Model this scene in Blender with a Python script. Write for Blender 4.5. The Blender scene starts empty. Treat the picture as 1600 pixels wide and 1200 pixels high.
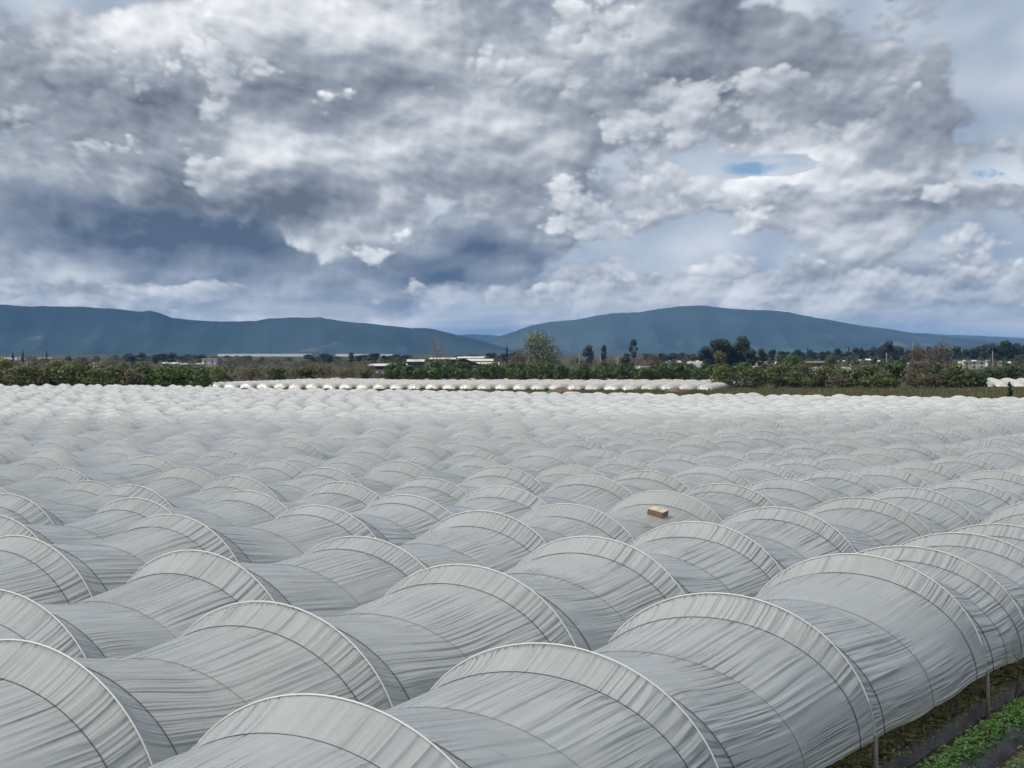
import bpy, math, random
import numpy as np
from mathutils import Vector

S = bpy.context.scene
COL = S.collection
R = math.radians
# ------------------------------------------------------------ camera
CAM_Z = 7.65
cam = bpy.data.cameras.new("camera")
cam.sensor_width = 36.0
cam.lens = 2404 / 1600 * 36
cam.clip_start = 0.1
cam.clip_end = 90000
camo = bpy.data.objects.new("camera", cam)
camo.location = (0, 0, CAM_Z)
camo.rotation_euler = (R(90 - 1.239), 0, 0)
COL.objects.link(camo)
S.camera = camo
S.view_settings.view_transform = 'Standard'
S.view_settings.look = 'None'
S.view_settings.exposure = 0.22
S.view_settings.gamma = 1.0
S.render.engine = 'CYCLES'
S.cycles.use_denoising = True
S.cycles.max_bounces = 8
S.cycles.diffuse_bounces = 2
S.cycles.use_adaptive_sampling = True
S.cycles.adaptive_threshold = 0.03
S.cycles.adaptive_min_samples = 16
S.cycles.glossy_bounces = 2
S.cycles.transmission_bounces = 4
S.cycles.transparent_max_bounces = 16
S.cycles.volume_bounces = 0
S.cycles.caustics_reflective = False
S.cycles.caustics_refractive = False

SUN_AZ, SUN_EL = R(-104), R(48)          # azimuth from the view axis (+Y), to the left

# ------------------------------------------------------------ node helpers
class G:
    """small expression builder for shader node trees"""
    def __init__(self, nt): self.nt = nt
    def node(self, typ, **kw):
        n = self.nt.nodes.new(typ)
        for k, v in kw.items(): setattr(n, k, v)
        return n
    def put(self, sock, v):
        if isinstance(v, bpy.types.NodeSocket): self.nt.links.new(v, sock)
        elif v is not None: sock.default_value = v
    def m(self, op, a, b=None, c=None, clamp=False):
        n = self.node('ShaderNodeMath', operation=op, use_clamp=clamp)
        self.put(n.inputs[0], a); self.put(n.inputs[1], b)
        if c is not None: self.put(n.inputs[2], c)
        return n.outputs[0]
    def add(self, a, b): return self.m('ADD', a, b)
    def sub(self, a, b): return self.m('SUBTRACT', a, b)
    def mul(self, a, b): return self.m('MULTIPLY', a, b)
    def mad(self, a, b, c): return self.m('MULTIPLY_ADD', a, b, c)
    def vec(self, x, y, z):
        n = self.node('ShaderNodeCombineXYZ')
        for i, v in enumerate((x, y, z)): self.put(n.inputs[i], v)
        return n.outputs[0]
    def sep(self, v):
        n = self.node('ShaderNodeSeparateXYZ'); self.put(n.inputs[0], v)
        return n.outputs
    def vm(self, op, a, b=None, scale=None):
        n = self.node('ShaderNodeVectorMath', operation=op)
        self.put(n.inputs[0], a)
        if b is not None: self.put(n.inputs[1], b)
        if scale is not None: self.put(n.inputs['Scale'], scale)
        return n.outputs[0]
    def ss(self, x, lo, hi, a=0.0, b=1.0):
        n = self.node('ShaderNodeMapRange', interpolation_type='SMOOTHSTEP')
        self.put(n.inputs[0], x); self.put(n.inputs[1], lo); self.put(n.inputs[2], hi)
        self.put(n.inputs[3], a); self.put(n.inputs[4], b)
        return n.outputs[0]
    def lin(self, x, lo, hi, a=0.0, b=1.0):
        n = self.node('ShaderNodeMapRange')
        self.put(n.inputs[0], x); self.put(n.inputs[1], lo); self.put(n.inputs[2], hi)
        self.put(n.inputs[3], a); self.put(n.inputs[4], b)
        return n.outputs[0]
    def noise(self, v, scale=1.0, detail=2.0, rough=0.5, dist=0.0, lac=2.0, color=False):
        n = self.node('ShaderNodeTexNoise')
        self.put(n.inputs['Vector'], v); self.put(n.inputs['Scale'], scale)
        n.inputs['Detail'].default_value = detail
        n.inputs['Roughness'].default_value = rough
        n.inputs['Lacunarity'].default_value = lac
        n.inputs['Distortion'].default_value = dist
        return n.outputs['Color' if color else 'Fac']
    def mix(self, f, a, b, mode='MIX'):
        n = self.node('ShaderNodeMix', data_type='RGBA', blend_type=mode)
        self.put(n.inputs[0], f)
        self.put(n.inputs[6], tuple(a) + (1,) if isinstance(a, (tuple, list)) and len(a) == 3 else a)
        self.put(n.inputs[7], tuple(b) + (1,) if isinstance(b, (tuple, list)) and len(b) == 3 else b)
        return n.outputs[2]
    def ramp(self, f, stops):
        n = self.node('ShaderNodeValToRGB')
        e = n.color_ramp.elements
        while len(e) < len(stops): e.new(0.5)
        for i, (p, c) in enumerate(stops):
            e[i].position = p; e[i].color = tuple(c) + (1,)
        self.put(n.inputs[0], f)
        return n.outputs[0]

def lin(r, g, b):
    return tuple(((c / 255) / 12.92) if c / 255 <= .04045 else ((c / 255 + .055) / 1.055) ** 2.4 for c in (r, g, b))

# ------------------------------------------------------------ world: blue sky under broken cloud
W = bpy.data.worlds.new("World")
S.world = W
W.use_nodes = True
W.node_tree.nodes.clear()
g = G(W.node_tree)
out = g.node('ShaderNodeOutputWorld')
bg = g.node('ShaderNodeBackground')
SKY = 0.10
bg.inputs['Strength'].default_value = SKY
W.node_tree.links.new(bg.outputs[0], out.inputs[0])
sky = g.node('ShaderNodeTexSky', sky_type='NISHITA', sun_disc=False)
sky.sun_elevation = SUN_EL
sky.sun_rotation = SUN_AZ
sky.dust_density = 1.0
tc = g.node('ShaderNodeTexCoord')
dx, dy, dz = g.sep(tc.outputs['Generated'])
U = g.m('ARCTAN2', dx, dy)                       # azimuth, radians
V = g.m('MAXIMUM', g.m('ARCSINE', dz), 0.0)      # elevation, radians
C0 = 0.70
den = g.add(V, C0)
LV = g.m('LOGARITHM', den, math.e)
PX = g.mul(g.m('DIVIDE', U, den), 2.7)
PY = g.mul(LV, 1.45 * 2.7)

def fld(name, octaves, seed):
    """node group: billowy cloud height at a 2-D place"""
    t = bpy.data.node_groups.new(name, 'ShaderNodeTree')
    t.interface.new_socket('v', in_out='INPUT', socket_type='NodeSocketVector')
    t.interface.new_socket('f', in_out='OUTPUT', socket_type='NodeSocketFloat')
    h = G(t)
    gi = h.node('NodeGroupInput'); go = h.node('NodeGroupOutput')
    v = h.vm('ADD', gi.outputs[0], (seed * 7.3, seed * 3.1, seed * 1.7))
    w = h.noise(v, 1.3, 2, .5, color=True)
    w = h.vm('SCALE', h.vm('SUBTRACT', w, (.5, .5, .5)), scale=.16)
    v = h.vm('ADD', v, w)
    acc = None
    for sc, amp, kind in octaves:
        n = h.noise(v, sc, 1.0, .45)
        if kind == 'v':                       # rounded heads, like cauliflower
            vo = h.node('ShaderNodeTexVoronoi', feature='SMOOTH_F1', voronoi_dimensions='2D')
            h.put(vo.inputs['Vector'], v); vo.inputs['Scale'].default_value = sc
            vo.inputs['Smoothness'].default_value = .35
            n = h.m('SUBTRACT', .85, vo.outputs['Distance'])
        if kind == 'b':                       # billow: rounded heads, creased valleys
            n = h.m('ABSOLUTE', h.mad(n, 2.0, -1.0))
            n = h.m('POWER', h.mul(n, 1.8), .8)
        acc = h.mul(n, amp) if acc is None else h.mad(n, amp, acc)
        v = h.vm('ADD', v, (3.7, 1.9, 5.1))
    t.links.new(acc, go.inputs[0])
    return t
OB = [(.75, 1.0, 'n'), (1.8, .42, 'n'), (3.6, .22, 'v'), (7.9, .13, 'v'), (17, .07, 'v'), (36, .035, 'v'), (80, .02, 'n')]
OC = [(1.1, .80, 'n'), (2.5, .40, 'n'), (3.4, .26, 'v'), (7.5, .17, 'v'), (16, .10, 'v'), (34, .055, 'v'), (75, .035, 'n')]
F_big, F_cum = fld('cloud_mass', OB, 1), fld('cloud_heads', OC, 4)
LOW = {F_big: fld('cloud_mass_low', OB[:4], 1), F_cum: fld('cloud_heads_low', OC[:4], 4)}

def call(t, v):
    n = g.node('ShaderNodeGroup'); n.node_tree = t
    g.put(n.inputs[0], v)
    return n.outputs[0]

def blobs(lst):
    """sum of soft elliptical patches (azimuth deg, elevation deg, half width, half height, tilt, amount)"""
    acc = None
    for a, e, ra, re, tilt, amt in lst:
        x = g.sub(U, R(a)); y = g.sub(V, R(e))
        c, s = math.cos(R(tilt)), math.sin(R(tilt))
        xr = g.mad(x, c / R(ra), g.mul(y, s / R(ra)))
        yr = g.mad(x, -s / R(re), g.mul(y, c / R(re)))
        q = g.mad(xr, xr, g.mul(yr, yr))
        v = g.mul(g.m('EXPONENT', g.mul(q, -1.0)), amt)
        acc = v if acc is None else g.add(acc, v)
    return acc

def ae(x, y, rx, ry, tilt, amt):
    """patch given at a place of the sky in 1/2404-radian steps from (800, 548)"""
    k = 180 / math.pi / 2404
    return ((x - 800) * k, (548 - y) * k, rx * k, ry * k, tilt, amt)

def layer(F, seed_off, scale, thr, soft, bias, lo, mid, hi, relief, thick, dark, delta=(-.09, .10), delta2=None, relief2=0.0):
    v = g.vec(g.mul(PX, scale), g.mul(PY, scale), seed_off)
    f = call(F, v)
    lo1 = call(LOW[F], v); lo2 = call(LOW[F], g.vm('ADD', v, (delta[0], delta[1], 0)))
    cov = f if bias is None else g.add(f, bias)
    a = g.ss(cov, thr, thr + soft)
    body = g.ss(cov, thr + soft * .4, thr + thick)              # 0 at the thin rim, 1 in the thick of it
    b = g.mad(g.sub(lo1, lo2), relief, .60)
    if delta2 is not None:
        b = g.mad(g.sub(f, call(F, g.vm('ADD', v, (delta2[0], delta2[1], 0)))), relief2, b)
    b = g.mad(body, -.20, b)
    if dark is not None: b = g.sub(b, dark)
    col = g.ramp(g.m('MAXIMUM', b, 0.0), [(0.0, lo), (.42, mid), (1.0, hi)])
    return a, col
K = 1 / SKY
def cc(r, g_, b): return tuple(c * K for c in lin(r, g_, b))
# far, even stratus behind everything
blue = sky.outputs[0]
blue = g.mix(.6, blue, cc(98, 142, 190))
rag = g.noise(g.vec(g.mul(PX, 1.0), g.mul(PY, 1.0), 31.0), 5.5, 5, .6)
ragged = g.ss(rag, .38, .62, .25, 1.15)
# layer A: high pale sheet, with the few gaps of blue
gapA = blobs([ae(1170, 270, 50, 16, 0, -.62), ae(1290, 262, 75, 13, 0, -.5), ae(1545, 288, 65, 16, 0, -.85),
              ae(1100, 385, 55, 26, 20, -.45), ae(560, 35, 70, 60, 40, -.2)])
gapA = g.mul(gapA, ragged)
aA, cA = layer(F_big, 11.0, 1.0, .68, .34, g.add(gapA, .32), cc(128, 144, 168), cc(166, 178, 193), cc(212, 217, 222), 2.2, .9, None)
col = g.mix(aA, blue, cA)
# layer B: the broad grey-blue banks
bB = blobs([ae(250, 370, 520, 75, -8, .30), ae(760, 390, 170, 75, 0, .22), ae(1500, 430, 260, 60, 0, .16),
             ae(1530, 120, 120, 130, 0, -.30),
            ae(1090, 370, 90, 40, 0, -.2)])
bB = g.add(bB, g.mul(blobs([ae(1180, 268, 75, 20, 0, -.55), ae(1290, 262, 70, 18, 0, -.5), ae(1550, 290, 80, 22, 0, -.55)]), ragged))
dB = blobs([ae(230, 365, 520, 66, -9, .42), ae(760, 395, 150, 80, 0, .20), ae(1520, 440, 240, 45, 0, .16), ae(600, 460, 400, 20, 0, .05)])
aB, cB = layer(F_big, 3.0, 1.25, .86, .12, bB, cc(80, 93, 112), cc(134, 143, 157), cc(212, 217, 222), 1.6, .6, dB, (-.06, .10), (-.012, .024), 1.6)
col = g.mix(aB, col, cB)
# layer C: lit cumulus heads and grey-based masses in front
bC = blobs([ae(330, 310, 200, 60, 0, .14), ae(1330, 305, 190, 26, 0, .2), ae(900, 330, 200, 50, 0, .08), ae(430, 40, 150, 60, 10, .22), ae(420, 150, 170, 70, 0, .14), ae(650, 250, 160, 60, 0, .10), ae(640, 80, 120, 90, 0, .1), ae(130, 130, 210, 95, 10, .22), ae(330, 330, 230, 90, 0, .16), ae(1230, 150, 330, 120, -18, .42), ae(900, 150, 200, 120, 0, .18),
            ae(1300, 310, 260, 36, 0, .22), ae(560, 390, 170, 45, 0, .16), ae(1530, 90, 110, 150, 15, -.4), 
            ae(190, 380, 380, 50, -10, -.46), ae(300, 465, 520, 18, 0, .17), ae(1050, 455, 620, 20, 0, .14), ae(760, 395, 110, 60, 0, -.35), ae(500, 160, 120, 80, 0, .1)])
bC = g.add(bC, g.mul(blobs([ae(1175, 268, 60, 16, 0, -.6), ae(1290, 260, 60, 14, 0, -.55), ae(1550, 288, 70, 20, 0, -.6)]), ragged))
dC = blobs([ae(230, 185, 190, 45, 12, .16), ae(90, 100, 110, 50, 20, .14), ae(390, 325, 170, 36, 0, .26), ae(1330, 290, 180, 18, 0, -.2), ae(520, 375, 150, 40, 0, -.1), ae(1290, 150, 260, 90, -25, .14), ae(950, 140, 160, 50, 0, .14),
            ae(560, 160, 90, 45, 0, .16), ae(330, 60, 170, 70, 0, -.16), ae(1300, 300, 220, 30, 0, -.16), ae(480, 30, 200, 50, 0, -.18), ae(1400, 430, 260, 40, 0, .12)])
dC = g.add(dC, g.mul(g.sub(g.noise(g.vec(g.mul(PX, 1.0), g.mul(PY, 1.15), 55.0), 2.1, 3, .5), .45), .85))
dC = g.add(dC, .06)
aC, cC = layer(F_cum, 7.0, 1.1, .79, .10, bC, cc(96, 104, 117), cc(150, 157, 167), cc(238, 240, 242), 1.15, .5, dC, (-.06, .12), (-.012, .026), 2.0)
col = g.mix(aC, col, cC)
# layer D: nearer heads with bright rims over the grey ones
bD = blobs([ae(1050, 448, 700, 26, 0, .15), ae(40, 300, 70, 60, 0, -.35), ae(1385, 40, 80, 50, 0, -.35), ae(510, 150, 60, 40, 0, -.12), ae(330, 300, 190, 60, 0, .20), ae(1250, 150, 240, 90, -15, .20), ae(120, 150, 170, 80, 10, .12), ae(560, 395, 150, 36, 0, .2), ae(930, 150, 150, 60, 0, .14), ae(1340, 310, 210, 28, 0, .22), ae(1180, 430, 160, 30, 0, .1),
            ae(180, 380, 330, 46, -8, -.34), ae(300, 458, 520, 14, 0, .16), ae(760, 400, 110, 50, 0, -.35), ae(1540, 100, 110, 150, 15, -.6), ae(1175, 268, 60, 18, 0, -.6), ae(1290, 258, 60, 14, 0, -.5), ae(1550, 288, 70, 20, 0, -.6)])
dD = blobs([ae(380, 330, 170, 30, 0, .24), ae(1310, 165, 240, 62, -20, .32), ae(110, 130, 150, 60, 10, .22), ae(260, 190, 120, 34, 10, .16), ae(940, 150, 150, 36, 0, .2), ae(1400, 430, 200, 36, 0, .14), ae(1340, 290, 180, 20, 0, -.16), ae(420, 30, 200, 60, 0, -.12)])
dD = g.add(dD, .05)
aD, cD = layer(F_cum, 23.0, 1.5, .94, .08, bD, cc(98, 107, 120), cc(150, 157, 167), cc(240, 242, 244), 1.1, .42, dD, (-.06, .11), (-.012, .026), 1.8)
col = g.mix(g.mul(aD, .92), col, cD)
# towards the horizon the banks close up into long pale and grey streaks
v = g.vec(g.mul(U, 6.0), g.mul(V, 52.0), 2.0)
st = g.noise(v, 1.0, 6, .55, .6)
hz = g.ss(V, R(.6), R(2.8), .72, 0.0)
stc = g.ramp(st, [(.34, cc(126, 139, 157)), (.48, cc(172, 179, 186)), (.64, cc(236, 231, 220))])
col = g.mix(g.mul(hz, .85), col, stc)
g.put(bg.inputs['Color'], col)
# sky end
W.cycles.sampling_method = 'MANUAL'
W.cycles.sample_map_resolution = 512

sun = bpy.data.lights.new("sun", 'SUN')
sun.energy = 4.2
sun.angle = R(0.5)
sun.color = (1.0, .94, .83)
suno = bpy.data.objects.new("sun", sun)
COL.objects.link(suno)
suno.rotation_euler = (R(90) - SUN_EL, 0, 0)
_d = Vector((math.sin(SUN_AZ) * math.cos(SUN_EL), math.cos(SUN_AZ) * math.cos(SUN_EL), math.sin(SUN_EL)))
suno.rotation_euler = _d.to_track_quat('Z', 'Y').to_euler()

# ------------------------------------------------------------ mesh helpers
rng = np.random.default_rng(7)
random.seed(7)

def tag(o, label=None, cat=None, group=None, kind=None):
    if label: o['label'] = label
    if cat: o['category'] = cat
    if group: o['group'] = group
    if kind: o['kind'] = kind
    return o

def mesh_np(name, verts, faces, mat=None, uv=None, smooth=True):
    """verts (n,3); faces (m,4) or (m,3) arrays or a list of such; uv per vertex (n,2)"""
    me = bpy.data.meshes.new(name)
    fl = faces if isinstance(faces, list) else [faces]
    fl = [np.asarray(f, dtype=np.int32) for f in fl if len(f)]
    verts = np.asarray(verts, dtype=np.float32)
    loops = np.concatenate([f.ravel() for f in fl])
    sizes = np.concatenate([np.full(len(f), f.shape[1], dtype=np.int32) for f in fl])
    starts = np.concatenate([[0], np.cumsum(sizes)[:-1]]).astype(np.int32)
    me.vertices.add(len(verts)); me.vertices.foreach_set('co', verts.ravel())
    me.loops.add(len(loops)); me.loops.foreach_set('vertex_index', loops)
    me.polygons.add(len(sizes)); me.polygons.foreach_set('loop_start', starts)
    if uv is not None:
        l = me.uv_layers.new(name='uv')
        l.data.foreach_set('uv', np.asarray(uv, dtype=np.float32)[loops].ravel())
    me.update(calc_edges=True)
    me.polygons.foreach_set('use_smooth', np.full(len(sizes), smooth, dtype=bool))
    me.validate()
    if mat: me.materials.append(mat)
    return me

def obj(name, me, parent=None, loc=None):
    o = bpy.data.objects.new(name, me)
    COL.objects.link(o)
    if parent is not None: o.parent = parent
    if loc is not None: o.location = loc
    return o

def empty(name, loc, rz=0.0):
    o = bpy.data.objects.new(name, None)
    COL.objects.link(o)
    o.location = loc; o.rotation_euler = (0, 0, rz)
    o.empty_display_size = .3
    return o

def copy_tree(o, parent=None):
    c = o.copy()
    COL.objects.link(c)
    if parent is not None: c.parent = parent
    for ch in list(o.children): copy_tree(ch, c)
    return c

def grid_faces(nu, nv, wrap=False):
    i = np.arange(nu - 1)[:, None]; j = np.arange(nv if wrap else nv - 1)[None, :]
    a = i * nv + j; b = i * nv + (j + 1) % nv
    return np.stack([a, b, b + nv, a + nv], -1).reshape(-1, 4)

class MB:
    """collects simple solids into one mesh"""
    def __init__(self): self.v = []; self.q = []; self.t = []; self.n = 0
    def raw(self, v, q=None, t=None):
        v = np.asarray(v, float)
        if q is not None and len(q): self.q.append(np.asarray(q) + self.n)
        if t is not None and len(t): self.t.append(np.asarray(t) + self.n)
        self.v.append(v); self.n += len(v)
    def box(self, x0, x1, y0, y1, z0, z1):
        v = [(x, y, z) for z in (z0, z1) for y in (y0, y1) for x in (x0, x1)]
        self.raw(v, [(0, 2, 3, 1), (4, 5, 7, 6), (0, 1, 5, 4), (1, 3, 7, 5), (3, 2, 6, 7), (2, 0, 4, 6)])
    def tube(self, pts, r, n=6, caps=True):
        pts = np.asarray(pts, float); m = len(pts)
        r = np.full(m, r) if np.isscalar(r) else np.asarray(r, float)
        tg = np.gradient(pts, axis=0); tg /= np.linalg.norm(tg, axis=1)[:, None] + 1e-9
        ref = np.array([0, 0, 1.0]) if abs(tg[:, 2]).mean() < .75 else np.array([1.0, .1, 0])
        a = np.cross(tg, ref); a /= np.linalg.norm(a, axis=1)[:, None] + 1e-9
        b = np.cross(tg, a)
        th = np.linspace(0, 2 * np.pi, n, endpoint=False)
        ring = pts[:, None] + r[:, None, None] * (np.cos(th)[None, :, None] * a[:, None] + np.sin(th)[None, :, None] * b[:, None])
        v = ring.reshape(-1, 3)
        f = grid_faces(m, n, True)
        t = []
        if caps:
            v = np.vstack([v, pts[0], pts[-1]])
            for j in range(n):
                t.append((m * n, (j + 1) % n, j)); t.append((m * n + 1, (m - 1) * n + j, (m - 1) * n + (j + 1) % n))
        self.raw(v, f, t)
    def mesh(self, name, mat=None, smooth=False):
        fs = []
        if self.q: fs.append(np.vstack(self.q))
        if self.t: fs.append(np.vstack(self.t))
        return mesh_np(name, np.vstack(self.v), fs, mat, smooth=smooth)

# ------------------------------------------------------------ materials
def mat(name):
    m = bpy.data.materials.new(name)
    m.use_nodes = True
    m.node_tree.nodes.clear()
    h = G(m.node_tree)
    h.out = h.node('ShaderNodeOutputMaterial')
    return m, h
def link(h, a, b): h.nt.links.new(a, b)
def princ(h, color, rough=.8, spec=.3, normal=None, metallic=0.0):
    b = h.node('ShaderNodeBsdfPrincipled')
    h.put(b.inputs['Base Color'], color if isinstance(color, bpy.types.NodeSocket) else tuple(color) + (1,))
    h.put(b.inputs['Roughness'], rough)
    b.inputs['Specular IOR Level'].default_value = spec
    b.inputs['Metallic'].default_value = metallic
    if normal is not None: h.put(b.inputs['Normal'], normal)
    return b
def bump(h, height, dist, strength=1.0):
    n = h.node('ShaderNodeBump')
    n.inputs['Distance'].default_value = dist
    n.inputs['Strength'].default_value = strength
    h.put(n.inputs['Height'], height)
    return n.outputs[0]
def simple(name, color, rough=.8, var=.25, scale=3.0, spec=.3, metallic=0.0, bd=.0):
    m, h = mat(name)
    c = h.node('ShaderNodeTexCoord').outputs['Object']
    n = h.noise(c, scale, 5, .6)
    k = h.mix(n, tuple(x * (1 - var) for x in color), tuple(min(1, x * (1 + var)) for x in color))
    b = princ(h, k, rough, spec, bump(h, n, bd) if bd else None, metallic)
    link(h, b.outputs[0], h.out.inputs[0])
    return m

def film_mat(name, base, warm, clear, crease=1.0):
    """thin wrinkled polythene: diffuse, lets light through, a little clear, slightly shiny"""
    m, h = mat(name)
    uv = h.node('ShaderNodeUVMap').outputs[0]
    u, v, _ = h.sep(uv)                       # u along the tunnel, v over the arch, metres
    info = h.node('ShaderNodeObjectInfo').outputs['Random']
    off = h.mul(info, 37.0)
    def folds(su, sv, o, sharp):
        w = h.noise(h.vec(h.mad(u, .3, o), h.mul(v, .5), off), 1.0, 1, .5)
        a = h.noise(h.vec(h.mad(u, su, o), h.mad(v, sv, h.mul(w, .45)), h.add(off, o)), 1.0, 1.0, .4)
        r = h.m('SUBTRACT', 1.0, h.m('ABSOLUTE', h.mad(a, 6.0, -3.0)), clamp=True)
        return h.m('POWER', r, sharp)
    f1 = folds(.13, 4.0, 3.1, 1.0)                                      # long creases running along the tunnel
    f2 = folds(.18, 7.2, 11.7, 1.0)
    soft = h.noise(h.vec(h.mad(u, .25, off), h.mad(v, 2.6, off), off), 1.0, 2, .5)
    patch = h.ss(h.noise(h.vec(h.mul(u, .42), h.mul(v, .40), h.add(off, 9.0)), 1.0, 1, .5), .36, .62, .15, 1.0)
    patch2 = h.ss(h.noise(h.vec(h.mul(u, .5), h.mul(v, .5), h.add(off, 23.0)), 1.0, 1, .5), .40, .62, .0, 1.0)
    hh = h.mad(f2, h.mul(patch2, .55), h.mad(f1, patch, h.mul(soft, .7)))
    nb = bump(h, hh, .039 * crease, 1.0)
    dirt = h.noise(h.vec(u, v, off), .8, 6, .65)
    hem = h.ss(h.m('ABSOLUTE', h.sub(v, 4.15)), 3.55, 4.1)            # dusty lower edges
    col = h.mix(h.ss(dirt, .35, .7), base, tuple(x * .9 for x in base))
    age = h.noise(h.vec(h.mad(u, .06, h.mul(off, 3.0)), 0.0, off), 1.0, 2, .6)            # panels of different age
    col = h.mix(h.ss(age, .42, .72, .0, .55), col, tuple(b_ * k_ for b_, k_ in zip(base, (.90, .87, .80))))
    col = h.mix(h.mul(info, .30), col, tuple(x * .84 for x in base))
    spot = h.ss(h.noise(h.vec(u, v, h.add(off, 41.0)), 3.2, 3, .6), .66, .74, .0, .5)
    col = h.mix(spot, col, tuple(x * .72 for x in warm))
    col = h.mix(h.mul(hem, .6), col, warm)
    d = h.node('ShaderNodeBsdfDiffuse'); h.put(d.inputs[0], col); h.put(d.inputs['Normal'], nb)
    t = h.node('ShaderNodeBsdfTranslucent'); h.put(t.inputs[0], col); h.put(t.inputs['Normal'], nb)
    mx = h.node('ShaderNodeMixShader'); mx.inputs[0].default_value = .44
    link(h, d.outputs[0], mx.inputs[1]); link(h, t.outputs[0], mx.inputs[2])
    tr = h.node('ShaderNodeBsdfTransparent'); tr.inputs[0].default_value = (.95, .97, .96, 1)
    m2 = h.node('ShaderNodeMixShader'); h.put(m2.inputs[0], h.mad(hem, -clear * .6, clear))
    link(h, mx.outputs[0], m2.inputs[1]); link(h, tr.outputs[0], m2.inputs[2])
    gl = h.node('ShaderNodeBsdfGlossy'); gl.inputs['Roughness'].default_value = .22; h.put(gl.inputs['Normal'], nb)
    gl.inputs[0].default_value = (.9, .9, .9, 1)
    fr = h.node('ShaderNodeFresnel'); fr.inputs[0].default_value = 1.55; h.put(fr.inputs['Normal'], nb)
    m3 = h.node('ShaderNodeMixShader'); h.put(m3.inputs[0], h.mul(fr.outputs[0], .95))
    link(h, m2.outputs[0], m3.inputs[1]); link(h, gl.outputs[0], m3.inputs[2])
    link(h, m3.outputs[0], h.out.inputs[0])
    return m

def leaf_mat(name, c1, c2, scale=.5, rough=.6, trans=.25):
    m, h = mat(name)
    tcn = h.node('ShaderNodeTexCoord').outputs['Object']
    n = h.noise(tcn, scale, 3, .7)
    n2 = h.noise(tcn, scale * 9, 1, .5)
    info = h.node('ShaderNodeObjectInfo').outputs['Random']
    k = h.mix(h.ss(h.mad(n2, .5, h.mul(n, .6)), .3, .75), c1, c2)
    k = h.mix(h.mul(info, .35), k, tuple(x * .55 for x in c1))
    b = princ(h, k, rough, .35)
    t = h.node('ShaderNodeBsdfTranslucent'); h.put(t.inputs[0], k)
    mx = h.node('ShaderNodeMixShader'); mx.inputs[0].default_value = trans
    link(h, b.outputs[0], mx.inputs[1]); link(h, t.outputs[0], mx.inputs[2])
    link(h, mx.outputs[0], h.out.inputs[0])
    return m

M = {}
M['film'] = film_mat('tunnel_film', (.84, .89, .905), (.80, .77, .70), .19)
M['film_mid'] = film_mat('tunnel_film_mid', (.83, .865, .88), (.78, .75, .69), .12, .42)
M['crate_pine'] = simple('pale_crate_pine', (.76, .66, .48), .7, .15, 9)
M['film_far'] = film_mat('clean_tunnel_film', (.80, .79, .76), (.74, .70, .62), .06, .7)
M['hoop'] = simple('pale_pipe', (.70, .71, .70), .45, .1, 2)
M['leg'] = simple('weathered_post', (.30, .26, .21), .8, .25, 8)
M['rope'] = simple('dark_cord', (.075, .085, .09), .8, .2, 8)
M['rope_thin'] = simple('grey_cord', (.18, .19, .195), .8, .2, 8)
M['mulch'] = simple('black_mulch_film', (.035, .034, .036), .42, .35, 2.5, .5, bd=.05)
M['wood'] = simple('raw_pine', (.68, .57, .40), .7, .2, 9)
M['wood_shaded'] = simple('shaded_pine', (.24, .16, .10), .8, .25, 9)  # crate sides and ends: shade put into the pine colour
M['bark'] = simple('grey_bark', (.11, .095, .08), .9, .3, 3)
M['pale_bark'] = simple('pale_grey_bark', (.22, .20, .18), .9, .3, 3)
M['white_wall'] = simple('white_plaster', (.52, .52, .51), .8, .06, .5)
M['grey_wall'] = simple('grey_plaster', (.38, .37, .36), .8, .15, .5)
M['dark_wall'] = simple('dark_boards', (.035, .03, .03), .85, .3, .8)
M['roof_light'] = simple('pale_roof_sheet', (.50, .49, .47), .55, .1, .3)
M['roof_brown'] = simple('brown_roof', (.17, .11, .08), .8, .2, .6)
M['glass'] = simple('dark_window', (.02, .025, .03), .15, .1, 1, .6)
M['pole'] = simple('pole_grey', (.26, .25, .23), .8, .1, 1)
M['scrap'] = simple('pink_scrap', (.55, .38, .30), .8, .15, 6)

# ------------------------------------------------------------ the lie of the land
def gz(x, y):
    d = np.maximum(np.asarray(y, float) - 17.0, 0.0)
    return -8.0 * (1 - np.exp(-d / 400.0))

AZ = R(32.8)
UD = np.array([math.sin(AZ), math.cos(AZ)])       # along the tunnels
ND = np.array([-math.cos(AZ), math.sin(AZ)])      # across them, away from the camera
def tn(t, n):
    t = np.asarray(t, float); n = np.asarray(n, float)
    return t * UD[0] + n * ND[0], t * UD[1] + n * ND[1]

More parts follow.
